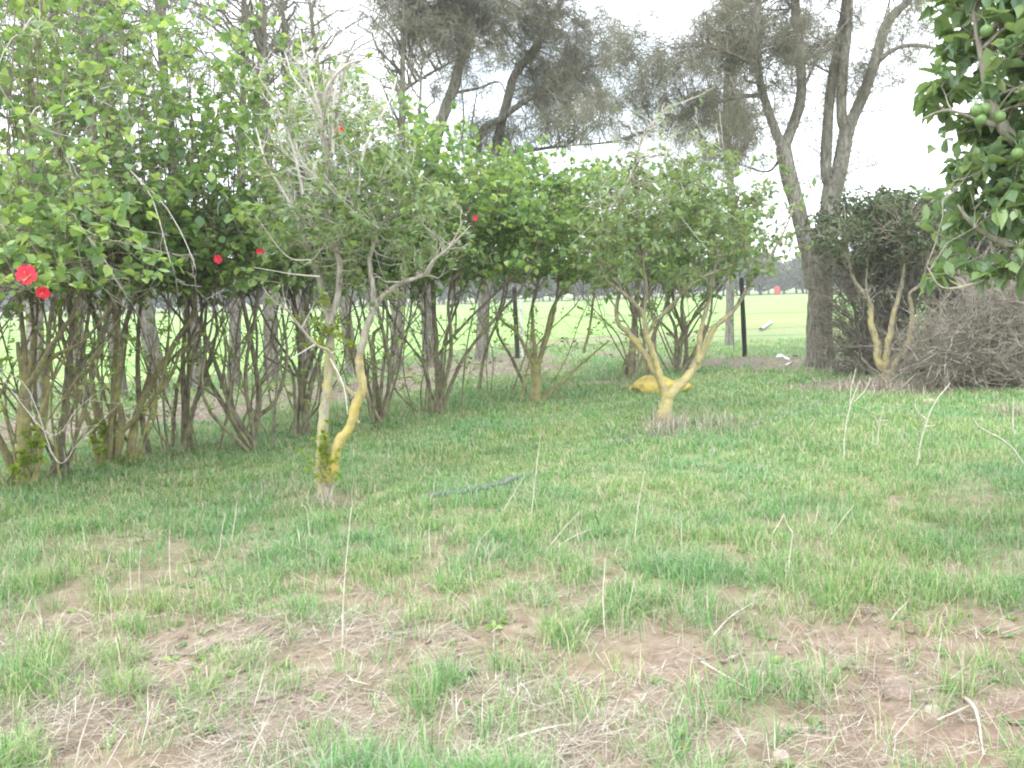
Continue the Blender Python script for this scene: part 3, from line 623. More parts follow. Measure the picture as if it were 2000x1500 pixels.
def hedge_shrub(base, top, rx, ry, n_stem, label, mat='b_hib', cx=0, cy=0, leaf_n=1500, zlow=1.75, stems=None, extra=(), size=.084, clump=.43, leafmat='hib', r=.035, tall=None, yb=.0, thin_=.11, pale=(), pale_y=6.2):
    T = Tree(); z0 = base[2]
    for (pts, r0, r1, dY) in (stems or []): px_stem(T, base[1], pts, r0, r1, dY)
    n_thin = 7 if n_stem else 3
    for k in range(n_stem + n_thin):
        an = 2 * math.pi * (k + RS.uniform(-.3, .3)) / max(n_stem, 1) + .4; sp = RS.uniform(.25, 1.0) if k < n_stem else RS.uniform(.6, 1.5); rr = r * (RS.uniform(.6, 1.15) if k < n_stem else RS.uniform(.25, .45))
        an += RS.normal() * .5; q0 = base + np.array([math.cos(an) * .06 + RS.normal() * (.09 if k < n_stem else .22), math.sin(an) * .06 + RS.normal() * .12, 0]); zz = RS.uniform(1.7, 2.2)
        q1 = q0 * .6 + base * .4 + np.array([math.cos(an) * .18 * sp * rx, math.sin(an) * .15 * sp * ry, zz * .35])
        q2 = base + np.array([cx * .3 + math.cos(an) * .42 * sp * rx, cy * .3 + math.sin(an) * .4 * sp * ry, zz * .75])
        q3 = base + np.array([cx * .6 + math.cos(an) * .55 * sp * rx, cy * .6 + math.sin(an) * .5 * sp * ry, zz * 1.15])
        q4 = base + np.array([cx + math.cos(an) * .65 * sp * rx, cy + math.sin(an) * .6 * sp * ry, z0 + (top - z0) * RS.uniform(.72, .95)])
        j = RS.normal(size=(3, 3)) * .11
        T.stem([q0, q1 + j[0], q2 + j[1], q3 + j[2], q4], (rr, rr * .8, rr * .55, rr * .35, .006), wob=.12, per=4)
        if RS.random() < .85:      # side fork
            s_ = q1 + j[0] + (q2 - q1) * .3; d_ = np.array([RS.normal() * .5, RS.normal() * .4, RS.uniform(.6, 1.1)])
            T.stem([s_, s_ + d_ * .5 + RS.normal(size=3) * .05, s_ + d_ * 1.2], (rr * .45, rr * .35, .006), per=4)
        if RS.random() < .5:       # pruned stub
            s_ = q1 + j[0]; d_ = np.array([RS.normal() * .35, RS.normal() * .3, RS.uniform(.3, .6)])
            T.stem([s_, s_ + d_ * .5, s_ + d_ * .9], (rr * .4, rr * .33, rr * .28), per=3, register=False)
    cz = (top + zlow) / 2; leaf_n = int(leaf_n * .66); E = [(base[0] + cx, base[1] + cy, cz, rx, ry, (top - zlow) / 2 + .25)] + list(extra)
    T.attach(in_ellipsoids(E, int(leaf_n * .12), .25, zmin=zlow), .011, 7, .16)
    P_, _ = T.attach(in_ellipsoids(E, leaf_n, clump, 2.6, off=base[0], zmin=zlow, shell=.2, thin=(2.15, 3.0, thin_)), .0042, 5, .16, maxd=.75, r_tip=.0016)
    F = Geo(); leafy(F, P_, 4, size, 1.1, .95, szvar=.5)
    # twiggy undergrowth below the crown
    lo = in_ellipsoids([(base[0] + cx * .5, base[1] + cy * .5, 1.15, rx * .8, ry * .8, .85)], int(leaf_n * .09), 0)
    P2, _ = T.attach(lo, .004, 6, .18, maxd=.7, r_tip=.0018); LY = Geo(); leafy(LY, P2[RS.random(len(P2)) < .5], 6, size * .62, .9)
    # long whippy shoots
    wh = in_ellipsoids([(e[0], e[1], e[2], e[3] * 1.12, e[4] * 1.2, e[5] * 1.1) for e in E], int(leaf_n * .13), 0, zmin=zlow - .2, shell=2)
    D = Geo(); P3, _ = T.attach(wh, .004, 8, .12, up=.7, geo=T.wood, r_tip=.0016, register=False, maxd=1.3); leafy(F, P3[RS.random(len(P3)) < .6], 7, size * .9, 1.2, t0=.5)
    wt = in_ellipsoids([(e[0], e[1] - e[4] * .45, e[2] + .1, e[3] * .95, e[4] * .7, e[5]) for e in E], 60 if thin_ < .25 else 26, 0, zmin=zlow - .1, shell=3)
    T.attach(wt, .0065, 9, .22, up=.6, geo=D, r_tip=.0022, register=False, maxd=1.4)
    nod_ = np.concatenate(T.P)
    for q_ in pale:       # long bare shoots, each rooted on the nearest branch
        yy = pale_y + RS.uniform(-.2, .4); Pq = [at(a, b, yy + .1 * i) for i, (a, b) in enumerate(q_)]; n0 = nod_[np.argmin(((nod_ - Pq[0]) ** 2).sum(1))]
        Pq = [n0, (n0 + Pq[0]) / 2 + RS.normal(size=3) * .05 + [0, 0, .06]] + Pq; Pp, Rp = smooth_poly(Pq, (.0048, .0014), 5, .5); D.tubes(Pp[None], Rp[None], 5)
        k_ = RS.integers(len(Pp) // 4, len(Pp) - 1, 7); dd = norm(Pp[k_ + 1] - Pp[k_] + rvec(7) * .02) + rvec(7) * .7; tt_ = np.linspace(0, 1, 5)[None, :, None]
        P7 = Pp[k_][:, None] + dd[:, None] * tt_ * RS.uniform(.05, .22, (7, 1, 1)) + RS.normal(size=(7, 5, 3)) * .006 * tt_; D.tubes(P7, np.full((7, 1), .0022) * np.linspace(1, .5, 5)[None], 4)
    o = thing('hibiscus_shrub', base, label, 'shrub', 'hibiscus shrubs of the hedge')
    T.wood.build('stems', M[mat], o, base, True); F.build('crown', M[leafmat], o, base); D.build('twig_sprays', M['greytwig'], o, base); LY.build('low_leaves', M['hibold'], o, base)
    return o, T, F
def gb(px, py):
    b_ = gnd(px, py); b_[2] = hz1(b_[0], b_[1]) - .03; return b_
# (base px, top z, rx, ry, stems, label, kwargs)
S_ = []
B0 = gb(-260, 1010)
S_.append(hedge_shrub(B0, 4.7, 1.7, 1.5, 5, 'big hibiscus shrub cut by the left edge with long arching twigs over the flowers', cx=.5, cy=-.3, leaf_n=2300,
          extra=[(*at(60, 480, 5.3), .75, .5, .42, 1.5), (*at(90, 300, 5.6), .9, .5, .6, 1), (*at(150, 100, 5.8), 1.0, .5, .6, 1)], zlow=1.62, size=.070, pale_y=5.0, pale=[[(0, 430), (30, 450), (60, 475), (85, 515)], [(5, 395), (60, 420), (110, 470)], [(0, 300), (20, 360), (15, 440)], [(45, 62), (60, 45), (90, 45), (118, 85)], [(60, 235), (110, 260), (200, 280)], [(140, 340), (150, 385), (210, 430), (255, 452)], [(0, 120), (30, 70), (80, 72)]]))
B1 = gb(48, 945)
S_.append(hedge_shrub(B1, 4.7, 1.35, 1.2, 2, 'hibiscus shrub on a thick yellow mossy trunk, first complete one from the left', 'b_hiby', .2, -.1, 2100,
          stems=[([(46, 952), (48, 880), (47, 800), (50, 752)], .060, .050, 0), ([(48, 760), (38, 700), (34, 668)], .022, .018, 0), ([(50, 755), (48, 690), (44, 640), (36, 560), (30, 400)], .032, .012, .2),
                 ([(50, 755), (72, 730), (90, 694), (120, 648), (146, 606), (170, 520), (200, 380)], .034, .010, -.3), ([(88, 708), (120, 688), (160, 668), (200, 624), (240, 560)], .020, .008, -.5),
                 ([(52, 750), (66, 660), (64, 560), (90, 350)], .026, .01, .3)],
          pale_y=6.2, pale=[[(212, 468), (250, 474), (300, 488), (360, 500)], [(230, 150), (245, 210), (270, 255)], [(150, 440), (160, 520), (205, 565), (232, 605)], [(235, 560), (262, 600), (285, 645)], [(190, 195), (260, 230), (330, 250)], [(378, 510), (382, 560), (408, 590)], [(330, 500), (350, 550), (395, 560)], [(100, 850), (150, 800), (205, 755)], [(110, 900), (150, 868), (180, 838)]]))
B2 = gb(108, 925)
S_.append(hedge_shrub(B2, 4.6, 1.3, 1.2, 2, 'hibiscus shrub with a stout straight grey stem beside the yellow mossy one', 'b_hib', .25, .1, 1800,
          stems=[([(106, 930), (115, 875), (126, 810), (133, 720), (140, 640), (132, 560), (130, 400)], .048, .015, 0), ([(133, 760), (160, 700), (172, 620), (190, 480)], .026, .01, .3)]))
B3 = gb(228, 895)
S_.append(hedge_shrub(B3, 4.5, 1.35, 1.2, 5, 'many stemmed hibiscus shrub with yellow green sprouts at its foot', 'b_hiby', .2, -.1, 1900, r=.042,
          stems=[([(226, 900), (238, 820), (222, 760), (226, 680), (232, 600), (240, 450)], .045, .014, 0), ([(232, 850), (280, 800), (330, 740), (350, 690)], .03, .014, -.2)]))
B4 = gb(350, 880)
S_.append(hedge_shrub(B4, 4.4, 1.3, 1.2, 5, 'hibiscus shrub with thin bare stems between the sprouting one and the fan shaped one', 'b_hib', .1, .0, 1800, r=.034))
B5 = gb(485, 875)
S_.append(hedge_shrub(B5, 4.3, 1.3, 1.2, 5, 'low fan shaped hibiscus shrub with short pruned stubs left of the yellow trunk', 'b_hib', .0, .0, 1700, r=.034,
          stems=[([(485, 880), (465, 840), (430, 780), (405, 730), (400, 640), (410, 540)], .034, .012, 0), ([(490, 878), (500, 820), (540, 780), (560, 700), (550, 600)], .032, .012, .2)]))
B6 = gb(600, 848)
S_.append(hedge_shrub(B6, 4.2, 1.3, 1.2, 6, 'tangled hibiscus shrub right behind the yellow trunked lemon tree', 'b_hib', .0, .0, 1700, r=.038))
B7 = gb(735, 828)
S_.append(hedge_shrub(B7, 3.9, 1.3, 1.2, 6, 'hibiscus shrub with leaning thin stems right of the yellow trunk', 'b_hib', .0, .0, 2000, r=.034, thin_=.3))
B8 = gb(862, 808)
S_.append(hedge_shrub(B8, 3.55, 1.35, 1.2, 4, 'hibiscus shrub with dark crossing limbs and a clump of stems at its foot', 'b_hib', .1, .0, 2500, r=.036, thin_=.6,
          stems=[([(862, 812), (855, 740), (850, 650), (845, 540), (850, 450)], .05, .02, 0), ([(862, 800), (905, 700), (960, 630), (1020, 560), (1050, 480)], .03, .012, -.2), ([(850, 700), (900, 640), (980, 560), (1010, 530)], .022, .01, .2)]))
B9 = gb(965, 770)
S_.append(hedge_shrub(B9, 3.5, 1.3, 1.1, 0, 'yellowish topped hibiscus shrub crown in the middle of the hedge', 'b_hib', .1, -.2, 2100, leafmat='hibold', thin_=.7,
          stems=[([(1035, 776), (1000, 700), (970, 640), (985, 560), (980, 450)], .03, .012, -.2), ([(935, 760), (950, 680), (985, 590), (1000, 480)], .03, .012, .3)]))
B10 = gb(1046, 785)
S_.append(hedge_shrub(B10, 3.45, 1.35, 1.2, 0, 'open vase shaped shrub with a short pale trunk and a low limb leaning right', 'b_hiby', .2, .0, 2500, thin_=.6,
          stems=[([(1046, 790), (1047, 750), (1047, 712)], .085, .075, 0), ([(1046, 715), (1030, 690), (1010, 650), (985, 630), (965, 610)], .035, .012, -.2), ([(1047, 715), (1042, 660), (1040, 600), (1050, 560), (1060, 480)], .035, .014, 0),
                 ([(1050, 715), (1068, 650), (1080, 600), (1110, 560), (1150, 530)], .038, .014, .1), ([(1052, 712), (1075, 640), (1090, 560), (1095, 460)], .03, .012, .3), ([(1055, 784), (1090, 755), (1130, 715), (1160, 690), (1190, 665)], .030, .010, -.3),
                 ([(1140, 690), (1152, 640), (1158, 590), (1163, 540), (1160, 450)], .022, .012, 0)]))
B11 = gb(1240, 738)
S_.append(hedge_shrub(B11, 3.5, 1.6, 1.4, 2, 'dark crowned hibiscus shrub behind the middle lemon tree', 'b_hib', -.2, .0, 2300, r=.05, size=.095, thin_=.7,
          stems=[([(1236, 742), (1236, 680), (1240, 620), (1245, 540), (1240, 470)], .08, .03, 0), ([(1262, 740), (1275, 660), (1300, 600), (1310, 520)], .05, .02, 0)]))
B12 = gb(1322, 728)
S_.append(hedge_shrub(B12, 3.3, 1.6, 1.4, 4, 'last hibiscus shrub of the hedge, standing by the yellow sack', 'b_hib', .2, .0, 2000, r=.05, size=.095, thin_=.6,
          stems=[([(1322, 732), (1320, 690), (1335, 650), (1332, 590), (1350, 520)], .06, .02, 0), ([(1335, 650), (1375, 590), (1410, 540), (1430, 480)], .03, .014, 0)]))
# blooms, each a part of the shrub that bears it
for k, (qx, qy, Yf, sz, fc) in enumerate([(52, 536, 4.62, .064, (.3, -1, .1)), (84, 571, 4.62, .045, (.1, -.8, -.35))]):
    fl = flower(S_[0][0], B0, at(qx, qy, Yf), sz * .82, fc)
for sidx, Bq, qx, qy, Yf, sz in ((4, B4, 426, 506, 7.6, .055), (5, B5, 508, 492, 8.0, .05), (6, B6, 663, 252, 8.2, .062), (8, B8, 928, 426, 10.3, .045)):
    c = at(qx, qy, Yf); flower(S_[sidx][0], Bq, c, sz * .72, (RS.normal() * .3, -1, -.1))
    nod = np.concatenate(S_[sidx][1].P); j = np.argmin(((nod - c) ** 2).sum(1)); gg = Geo(); P, R = smooth_poly([nod[j], (nod[j] + c) / 2 + [0, 0, .05], c + [0, .01, 0]], (.004, .002)); gg.tubes(P[None], R[None], 5)
    gg.build('flower_stalk', M['b_hib'], S_[sidx][0], Bq)
nod = np.concatenate(S_[0][1].P); gg = Geo(); LL = Geo()
for c in (at(52, 536, 4.66), at(84, 571, 4.66)):
    gg = Geo(); LL = Geo()
    j = np.argmin(((nod - c) ** 2).sum(1)); P, R = smooth_poly([nod[j], (nod[j] + c) / 2 + [0, 0, .05], c], (.005, .002)); gg.tubes(P[None], R[None], 5); leafy(LL, P[None][:, ::2], 14, .065, 1.25, .9, .2, tipbunch=0)
    gg.build('flower_stalk', M['b_hib'], S_[0][0], B0); LL.build('flower_leaves', M['hib'], S_[0][0], B0)

# sprouts at the hedge foot
for (Bq, o_, pts) in ((B1, S_[1][0], [(70, 860), (60, 890), (45, 900)]), (B3, S_[3][0], [(225, 925), (245, 905), (190, 835), (200, 870)]), (B8, S_[8][0], [(880, 825), (850, 820)])):
    for (qx, qy) in pts:
        L = Geo(); S = Geo()
        for k in range(9):
            a = at(qx + RS.normal() * 9, qy + 8, Bq[1] - .25); e = a + RS.normal(size=3) * .07 + [0, 0, .05]; a2 = a * 1; a2[2] = max(a[2] - .1, hz1(a[0], a[1])); P, R = smooth_poly([a2, a, e], (.003, .001)); S.tubes(P[None], R[None], 4); leafy(L, P[None][:, ::2], 10, .045, 1.0, .9, .3)
        S.build('shoot', M['b_hib'], o_, Bq); L.build('shoot_leaves', M['shoot'], o_, Bq)

# ------------------------------------------------------------------ sheoak windbreak
def needles(F, tips, n_per, L0, wd, spread=.55, droop=.55):
    N = len(tips) * n_per; c = np.repeat(tips, n_per, 0) + RS.normal(size=(N, 3)) * .05
    az = RS.uniform(0, 2 * math.pi, N); h = L0 * RS.uniform(.5, 1.2, N)
    dr = norm(rvec(N) * spread + np.array([0, 0, -droop * .25])); m1 = c + dr * (h * .5)[:, None]
    d2 = norm(dr + np.array([0, 0, -droop])); e = m1 + d2 * (h * .5)[:, None]
    s = norm(np.cross(dr, rvec(N))) * (wd * .5)
    V = np.stack([c - s, c + s, m1 + s, m1 - s, e], 1).reshape(-1, 3); b_ = (np.arange(N) * 5)[:, None]
    F.add(V, b_ + np.array([0, 1, 2, 3]), b_ + np.array([3, 2, 4]))
def sheoak(base, label, stems, E, nb=120, nt=420, npn=26, L0=.34, wd=.008, clump=.42, trunk_sides=14, name='sheoak_tree', group='sheoak trees of the windbreak'):
    T = Tree()
    for s in stems:
        P, r = s[0], s[1]; T.stem(P, r, sides=trunk_sides if max(r) > .08 else 8, per=6, wob=.05)
    T.attach(in_ellipsoids(E, nb, .2), .035, 8, .14, up=.5, r_tip=.006, upw=False)
    P_, _ = T.attach(in_ellipsoids(E, nt, clump, 1.5, off=base[0] * 3), .010, 6, .14, up=.2, r_tip=.003, maxd=1.6, upw=False)
    F = Geo(); needles(F, P_[:, -1], npn, L0, wd); needles(F, P_[:, -2], npn // 2, L0 * .8, wd)
    o = thing(name, base, label, 'tree', group); T.wood.build('trunk', M['b_cas'], o, base, True); F.build('crown', M['needle'], o, base); return o
def pst(Y, pts, rad, dY=0, base=None):
    n_ = len(pts); P = [at(a, b, Y + dY * i / (n_ - 1)) for i, (a, b) in enumerate(pts)]
    if base is not None: P[0] = np.array(base)
    return (P, rad)
# the big double trunk
Bb = gb(1602, 716); Yb = Bb[1]
sheoak(Bb, 'tall sheoak with a very thick forked trunk beside the dark thicket', [
    pst(Yb, [(1602, 722), (1600, 640), (1603, 560), (1600, 500), (1610, 440)], (.29, .24, .225, .21, .17)),
    pst(Yb, [(1594, 560), (1582, 500), (1566, 440), (1554, 390), (1541, 345), (1529, 285)], (.20, .17, .15, .15, .15, .14), -.2),
    pst(Yb - .2, [(1529, 290), (1514, 255), (1493, 192), (1481, 135), (1478, 60), (1480, 0), (1470, -150)], (.10, .085, .075, .07, .065, .06, .02), -.3),
    pst(Yb - .2, [(1531, 290), (1541, 264), (1562, 204), (1565, 150), (1559, 75), (1553, 0), (1560, -200)], (.11, .10, .095, .09, .085, .08, .03), .2),
    pst(Yb, [(1612, 470), (1620, 420), (1626, 365)], (.21, .19, .18)),
    pst(Yb, [(1624, 370), (1613, 330), (1616, 255), (1622, 180), (1634, 105), (1652, 0), (1650, -160)], (.12, .11, .10, .09, .085, .08, .03), .3),
    pst(Yb, [(1628, 375), (1640, 330), (1649, 279), (1655, 249)], (.16, .15, .14, .14)),
    pst(Yb, [(1653, 262), (1644, 225), (1645, 150), (1655, 60), (1658, 0), (1670, -170)], (.10, .10, .095, .085, .08, .02), .1),
    pst(Yb, [(1655, 262), (1664, 235), (1688, 180), (1712, 111), (1733, 45), (1775, 0), (1840, -80)], (.12, .11, .105, .10, .09, .07, .03), -.3),
    pst(Yb - .2, [(1715, 117), (1754, 93), (1799, 89), (1850, 102), (1910, 114)], (.05, .04, .035, .025, .01), -.3),
    pst(Yb - .2, [(1572, 165), (1600, 110), (1640, 60), (1670, 20)], (.03, .028, .02, .01), -.2),
    pst(Yb, [(1529, 300), (1500, 335), (1440, 320)], (.035, .02, .01), .2), pst(Yb, [(1481, 135), (1440, 110), (1375, 90), (1310, 95)], (.04, .03, .02, .01), -.3),
    pst(Yb, [(1490, 185), (1440, 190), (1375, 207), (1300, 240), (1204, 275), (1105, 285)], (.045, .04, .034, .03, .025, .014), .8)],
    [ell(1500, 40, Yb, 160, 110, 1.6, 1.2), ell(1390, 140, Yb, 140, 100, 1.2, 1.1), ell(1380, 270, Yb, 120, 80, 1.0, 1.1), ell(1570, 300, Yb, 130, 80, 1.0, .4), ell(1690, 60, Yb, 170, 130, 1.5, .4),
     ell(1860, 120, Yb, 90, 60, .7, .4), ell(1450, 240, Yb, 110, 80, .9, 1), ell(1290, 80, Yb, 120, 90, .9, .6), ell(1710, 250, Yb, 80, 80, .6, .25), ell(1600, -120, Yb, 260, 90, 2.0, .8), ell(1240, 230, Yb + .6, 140, 90, .8, 1.0), ell(1230, 120, Yb + .6, 90, 70, .8, .5), ell(1600, 120, Yb, 120, 110, 1.0, .5), ell(1660, 330, Yb, 90, 60, .8, .25)],
    280, 1650, 19, .38, .0078, .45)
# windbreak trees to the left (photo foot, lean, label)
def crown_e(bx, by, z0, z1, r, wt=1): return [(bx, by, (z0 + z1) / 2, r, r, (z1 - z0) / 2, wt)]
Ba = gb(845, 716); Ya = Ba[1]
sheoak(Ba, 'sheoak leaning right above the hedge, tufted crown in the top middle', [
    pst(Ya, [(838, 720), (835, 600), (840, 450), (845, 330), (856, 255), (887, 168), (899, 120), (917, 75), (922, 0), (930, -120)], (.15, .14, .14, .13, .13, .12, .11, .10, .09, .03)),
    pst(Ya, [(856, 255), (790, 215), (788, 180), (830, 150), (899, 111)], (.05, .04, .035, .03, .02), -.3), pst(Ya, [(917, 75), (960, 40), (1000, -20)], (.06, .05, .03), .3),
    pst(Ya, [(895, 180), (935, 172), (975, 160), (990, 190)], (.04, .03, .02, .01), .2)],
    [ell(870, 60, Ya, 110, 70, 1.3), ell(800, 20, Ya, 90, 60, 1.2), ell(930, 30, Ya, 90, 60, 1.0), ell(940, 110, Ya, 60, 40, .8, .6), ell(890, 170, Ya, 50, 40, .8, .3), ell(860, -90, Ya, 160, 80, 1.5, .7)], 140, 720, 19, .45, .010, .44)
Bc = gb(942, 703); Yc = Bc[1]
sheoak(Bc, 'sheoak with two slanting limbs and rusty brown needles above the hedge middle', [
    pst(Yc, [(940, 706), (945, 600), (950, 480), (960, 360), (968, 288), (980, 240), (995, 180), (1007, 144), (1049, 87), (1095, 0), (1120, -80)], (.17, .15, .14, .13, .12, .11, .11, .10, .09, .06, .02)),
    pst(Yc, [(955, 400), (935, 270), (980, 231), (1025, 198), (1085, 168), (1140, 130)], (.08, .08, .08, .07, .05, .02), -.6), pst(Yc, [(965, 310), (1000, 300), (1060, 290), (1130, 283)], (.06, .05, .04, .02), .4),
    pst(Yc, [(950, 430), (905, 300), (906, 230), (900, 150)], (.03, .025, .02, .01), .4), pst(Yc, [(950, 430), (918, 300), (925, 220), (935, 160)], (.03, .025, .02, .01), .2)],
    [ell(1050, 80, Yc, 100, 90, 1.2), ell(1110, 190, Yc, 90, 70, 1.2), ell(1030, 170, Yc, 60, 60, .9, .5), ell(1060, 260, Yc, 90, 50, 1.2, .9), ell(940, 270, Yc, 60, 40, .9, .9), ell(1150, 60, Yc, 70, 70, .8, .6), ell(1170, 170, Yc, 90, 90, .9, .8), ell(920, 200, Yc, 50, 60, .8, .3), ell(780, 280, Yc, 60, 50, .8, .4),
     ell(1000, -60, Yc, 150, 70, 1.5, .6)], 170, 900, 18, .45, .010, .44)
lab = ['far left sheoak trunk behind the hedge, by the left edge of the picture', 'second sheoak trunk from the left edge behind the hedge', 'third sheoak trunk from the left edge behind the hedge', 'fourth sheoak trunk from the left edge behind the hedge',
       'fifth sheoak trunk from the left edge behind the hedge, with pale foot', 'sixth sheoak trunk from the left edge behind the hedge', 'seventh sheoak trunk from the left edge behind the hedge',
       'sheoak trunk showing just left of the yellow trunked lemon tree', 'sheoak trunk showing just right of the yellow trunked lemon tree', 'slim sheoak trunk between the lemon tree and the leaning sheoak']
for k, (qx, qy) in enumerate([(75, 800), (158, 792), (235, 782), (315, 772), (388, 762), (455, 756), (530, 750), (600, 744), (690, 734), (772, 726)]):
    B_ = gb(qx, qy); r = RS.uniform(.11, .17); H = RS.uniform(7.5, 9.5); l = RS.normal(size=2) * .25
    st = [([B_, B_ + [l[0] * .3, l[1] * .2, 1.5], B_ + [l[0] * .7, l[1] * .6, 3.5], B_ + [l[0], l[1], 5.5], B_ + [l[0] * 1.4, l[1], H]], (r, r * .85, r * .7, r * .5, .02))]
    if k % 2: st.append(([B_ + [l[0] * .3, l[1] * .2, 1.2], B_ + [.35 * (1 if k % 4 == 1 else -1), .1, 2.4], B_ + [.6 * (1 if k % 4 == 1 else -1), .2, 4.2], B_ + [.8 * (1 if k % 4 == 1 else -1), .3, 6.5]], (r * .6, r * .5, r * .4, .02)))
    sheoak(B_, lab[k], st, crown_e(B_[0] + l[0], B_[1], 4.8, H, 1.3), 40, 60, 18, .36, .010, .47)
# slim trunk near the big one
B_ = gb(1424, 690); Yd = 24.0; B_ = np.array([*at(1424, 690, Yd)[:2], 0.])
sheoak(B_, 'slim distant sheoak trunk left of the thick forked sheoak', [([B_, at(1428, 480, Yd), at(1426, 354, Yd), at(1417, 270, Yd), at(1420, 150, Yd), at(1430, 20, Yd)], (.12, .10, .10, .09, .07, .03))],
       [ell(1420, 240, Yd, 60, 80, 1.0), ell(1430, 60, Yd, 60, 70, 1.0), ell(1370, 320, Yd, 50, 30, .8, .4)], 50, 220, 26, .45, .012)
B_ = np.array([13.2, 21.0, 0.])
sheoak(B_, 'sheoak peeping out high behind the orange tree at the top right', [([B_, B_ + [0, 0, 3], B_ + [-.1, 0, 6], B_ + [-.4, 0, 10]], (.2, .17, .12, .03))],
       crown_e(12.6, 21, 5.5, 10, 1.7) + [ell(1930, 30, 20, 50, 50, 1.0, .4)], 60, 320, 26, .45, .012)

# ------------------------------------------------------------------ brown thicket on the right
def thicket(base, label, E, n_tw, leaf_E, n_leaf, rx, name='thicket_shrub', cat='shrub', mat='brown', stems=9, wdr=.0035):
    T = Tree()
    for k in range(stems):
        an = RS.uniform(0, 2 * math.pi); h = RS.uniform(1.2, 2.4); d_ = np.array([math.cos(an) * rx * RS.uniform(.2, .8), math.sin(an) * .7, h])
        T.stem([base + [math.cos(an) * .1, math.sin(an) * .1, 0], base + d_ * [.5, .5, .4], base + d_], (.035, .008), per=4)
    T.attach(in_ellipsoids(E, n_tw // 8), .014, 7, .12, r_tip=.005, up=.1)
    T.attach(in_ellipsoids(E, n_tw), .006, 6, .18, r_tip=.0028, sides=4, maxd=1.2, register=True)
    T.attach(in_ellipsoids(E, n_tw * 4), .006, 4, .18, r_tip=.0025, sides=3, maxd=.5, register=True)
    c0 = in_ellipsoids(E, 650); d0 = norm(norm(c0 - base) + rvec(650) * .8); l0 = RS.uniform(.35, .9, 650); tt_ = np.linspace(-.5, .5, 6)[None, :, None]
    T.wood.tubes(c0[:, None] + d0[:, None] * l0[:, None, None] * tt_ + np.cumsum(RS.normal(size=(650, 6, 3)) * .025, 1), RS.uniform(.004, .009, (650, 1)) * np.linspace(1, .4, 6)[None], 4)
    o = thing(name, base, label, cat); T.wood.build('stems', M[mat], o, base)
    if n_leaf:
        T2 = T; P_, _ = T.attach(in_ellipsoids(leaf_E, n_leaf, .36), .005, 4, .15, maxd=.9, r_tip=.002, geo=Geo()); F = Geo(); leafy(F, P_, 7, .07, .8, .95); F.build('crown', M['dull'], o, base)
    return o
thicket(gb(1690, 728), 'dense dark shrub with leafy top right behind the slender lemon tree', [ell(1700, 570, 15.6, 120, 170, .9), ell(1690, 690, 15.6, 100, 60, .8)], 2300,
        [ell(1690, 460, 15.6, 110, 90, .9), ell(1720, 410, 15.6, 80, 40, .7, .6)], 1200, .8)
thicket(gb(1800, 728), 'dense dark leafy shrub between the slender lemon tree and the brush heap', [ell(1800, 580, 15.8, 140, 170, .9), ell(1830, 690, 15.6, 130, 60, .8), ell(1870, 520, 15.6, 90, 110, .8)], 2400,
        [ell(1810, 460, 15.8, 150, 100, .9), ell(1880, 470, 15.6, 80, 80, .8)], 1700, .9)
thicket(gb(1930, 740), 'dark leafy shrub partly behind the orange tree at the right edge', [ell(1940, 580, 15.8, 130, 150, .9)], 2000,
        [ell(1950, 470, 15.8, 130, 90, .9)], 1100, 1.0)
# heap of cut brushwood: crooked dead boughs with side twigs lying over each other
def brush_heap(base, label, n_b, rx, ry, hh):
    g_ = Geo(); c = base[:2] + RS.normal(size=(n_b, 2)) * [rx * .55, ry * .5]; q = np.clip(1 - (((c - base[:2]) / [rx * 1.5, ry * 1.6]) ** 2).sum(1), 0, 1)
    z = RS.random(n_b) * hh * q + .05; az = RS.uniform(0, math.pi * 2, n_b); el = RS.normal(.35, .5, n_b); L = RS.uniform(.4, 1.2, n_b)
    d = np.c_[np.cos(az) * np.cos(el), np.sin(az) * np.cos(el), np.sin(el)]; t = np.linspace(0, 1, 7)[None, :, None]
    A = np.c_[c, z]; P = A[:, None] + d[:, None] * L[:, None, None] * (t - .3) + np.cumsum(RS.normal(size=(n_b, 7, 3)) * .03, 1); P[..., 2] = np.maximum(P[..., 2], .02)
    Rr = (RS.uniform(.003, .009, n_b)[:, None] * np.linspace(1, .25, 7)[None]); g_.tubes(P, Rr, 5)
    k = np.repeat(np.arange(n_b), 6); j = RS.integers(1, 6, len(k)); S = P[k, j]; dd = norm(d[k] + rvec(len(k)) * .9 + [0, 0, .25]); l2 = RS.uniform(.12, .5, len(k)); t = np.linspace(0, 1, 5)[None, :, None]
    P2 = S[:, None] + dd[:, None] * l2[:, None, None] * t + np.cumsum(RS.normal(size=(len(k), 5, 3)) * .014, 1) * t; g_.tubes(P2, np.full((len(k), 1), .0034) * np.linspace(1, .4, 5)[None], 4)
    o = thing('brush_heap', base, label, 'brush heap'); g_.build('branches', M['brown'], o, base); return o
brush_heap(gb(1975, 755), 'heap of dead grey brown brushwood at the right edge under the orange tree', 1000, 1.5, .8, 1.5)

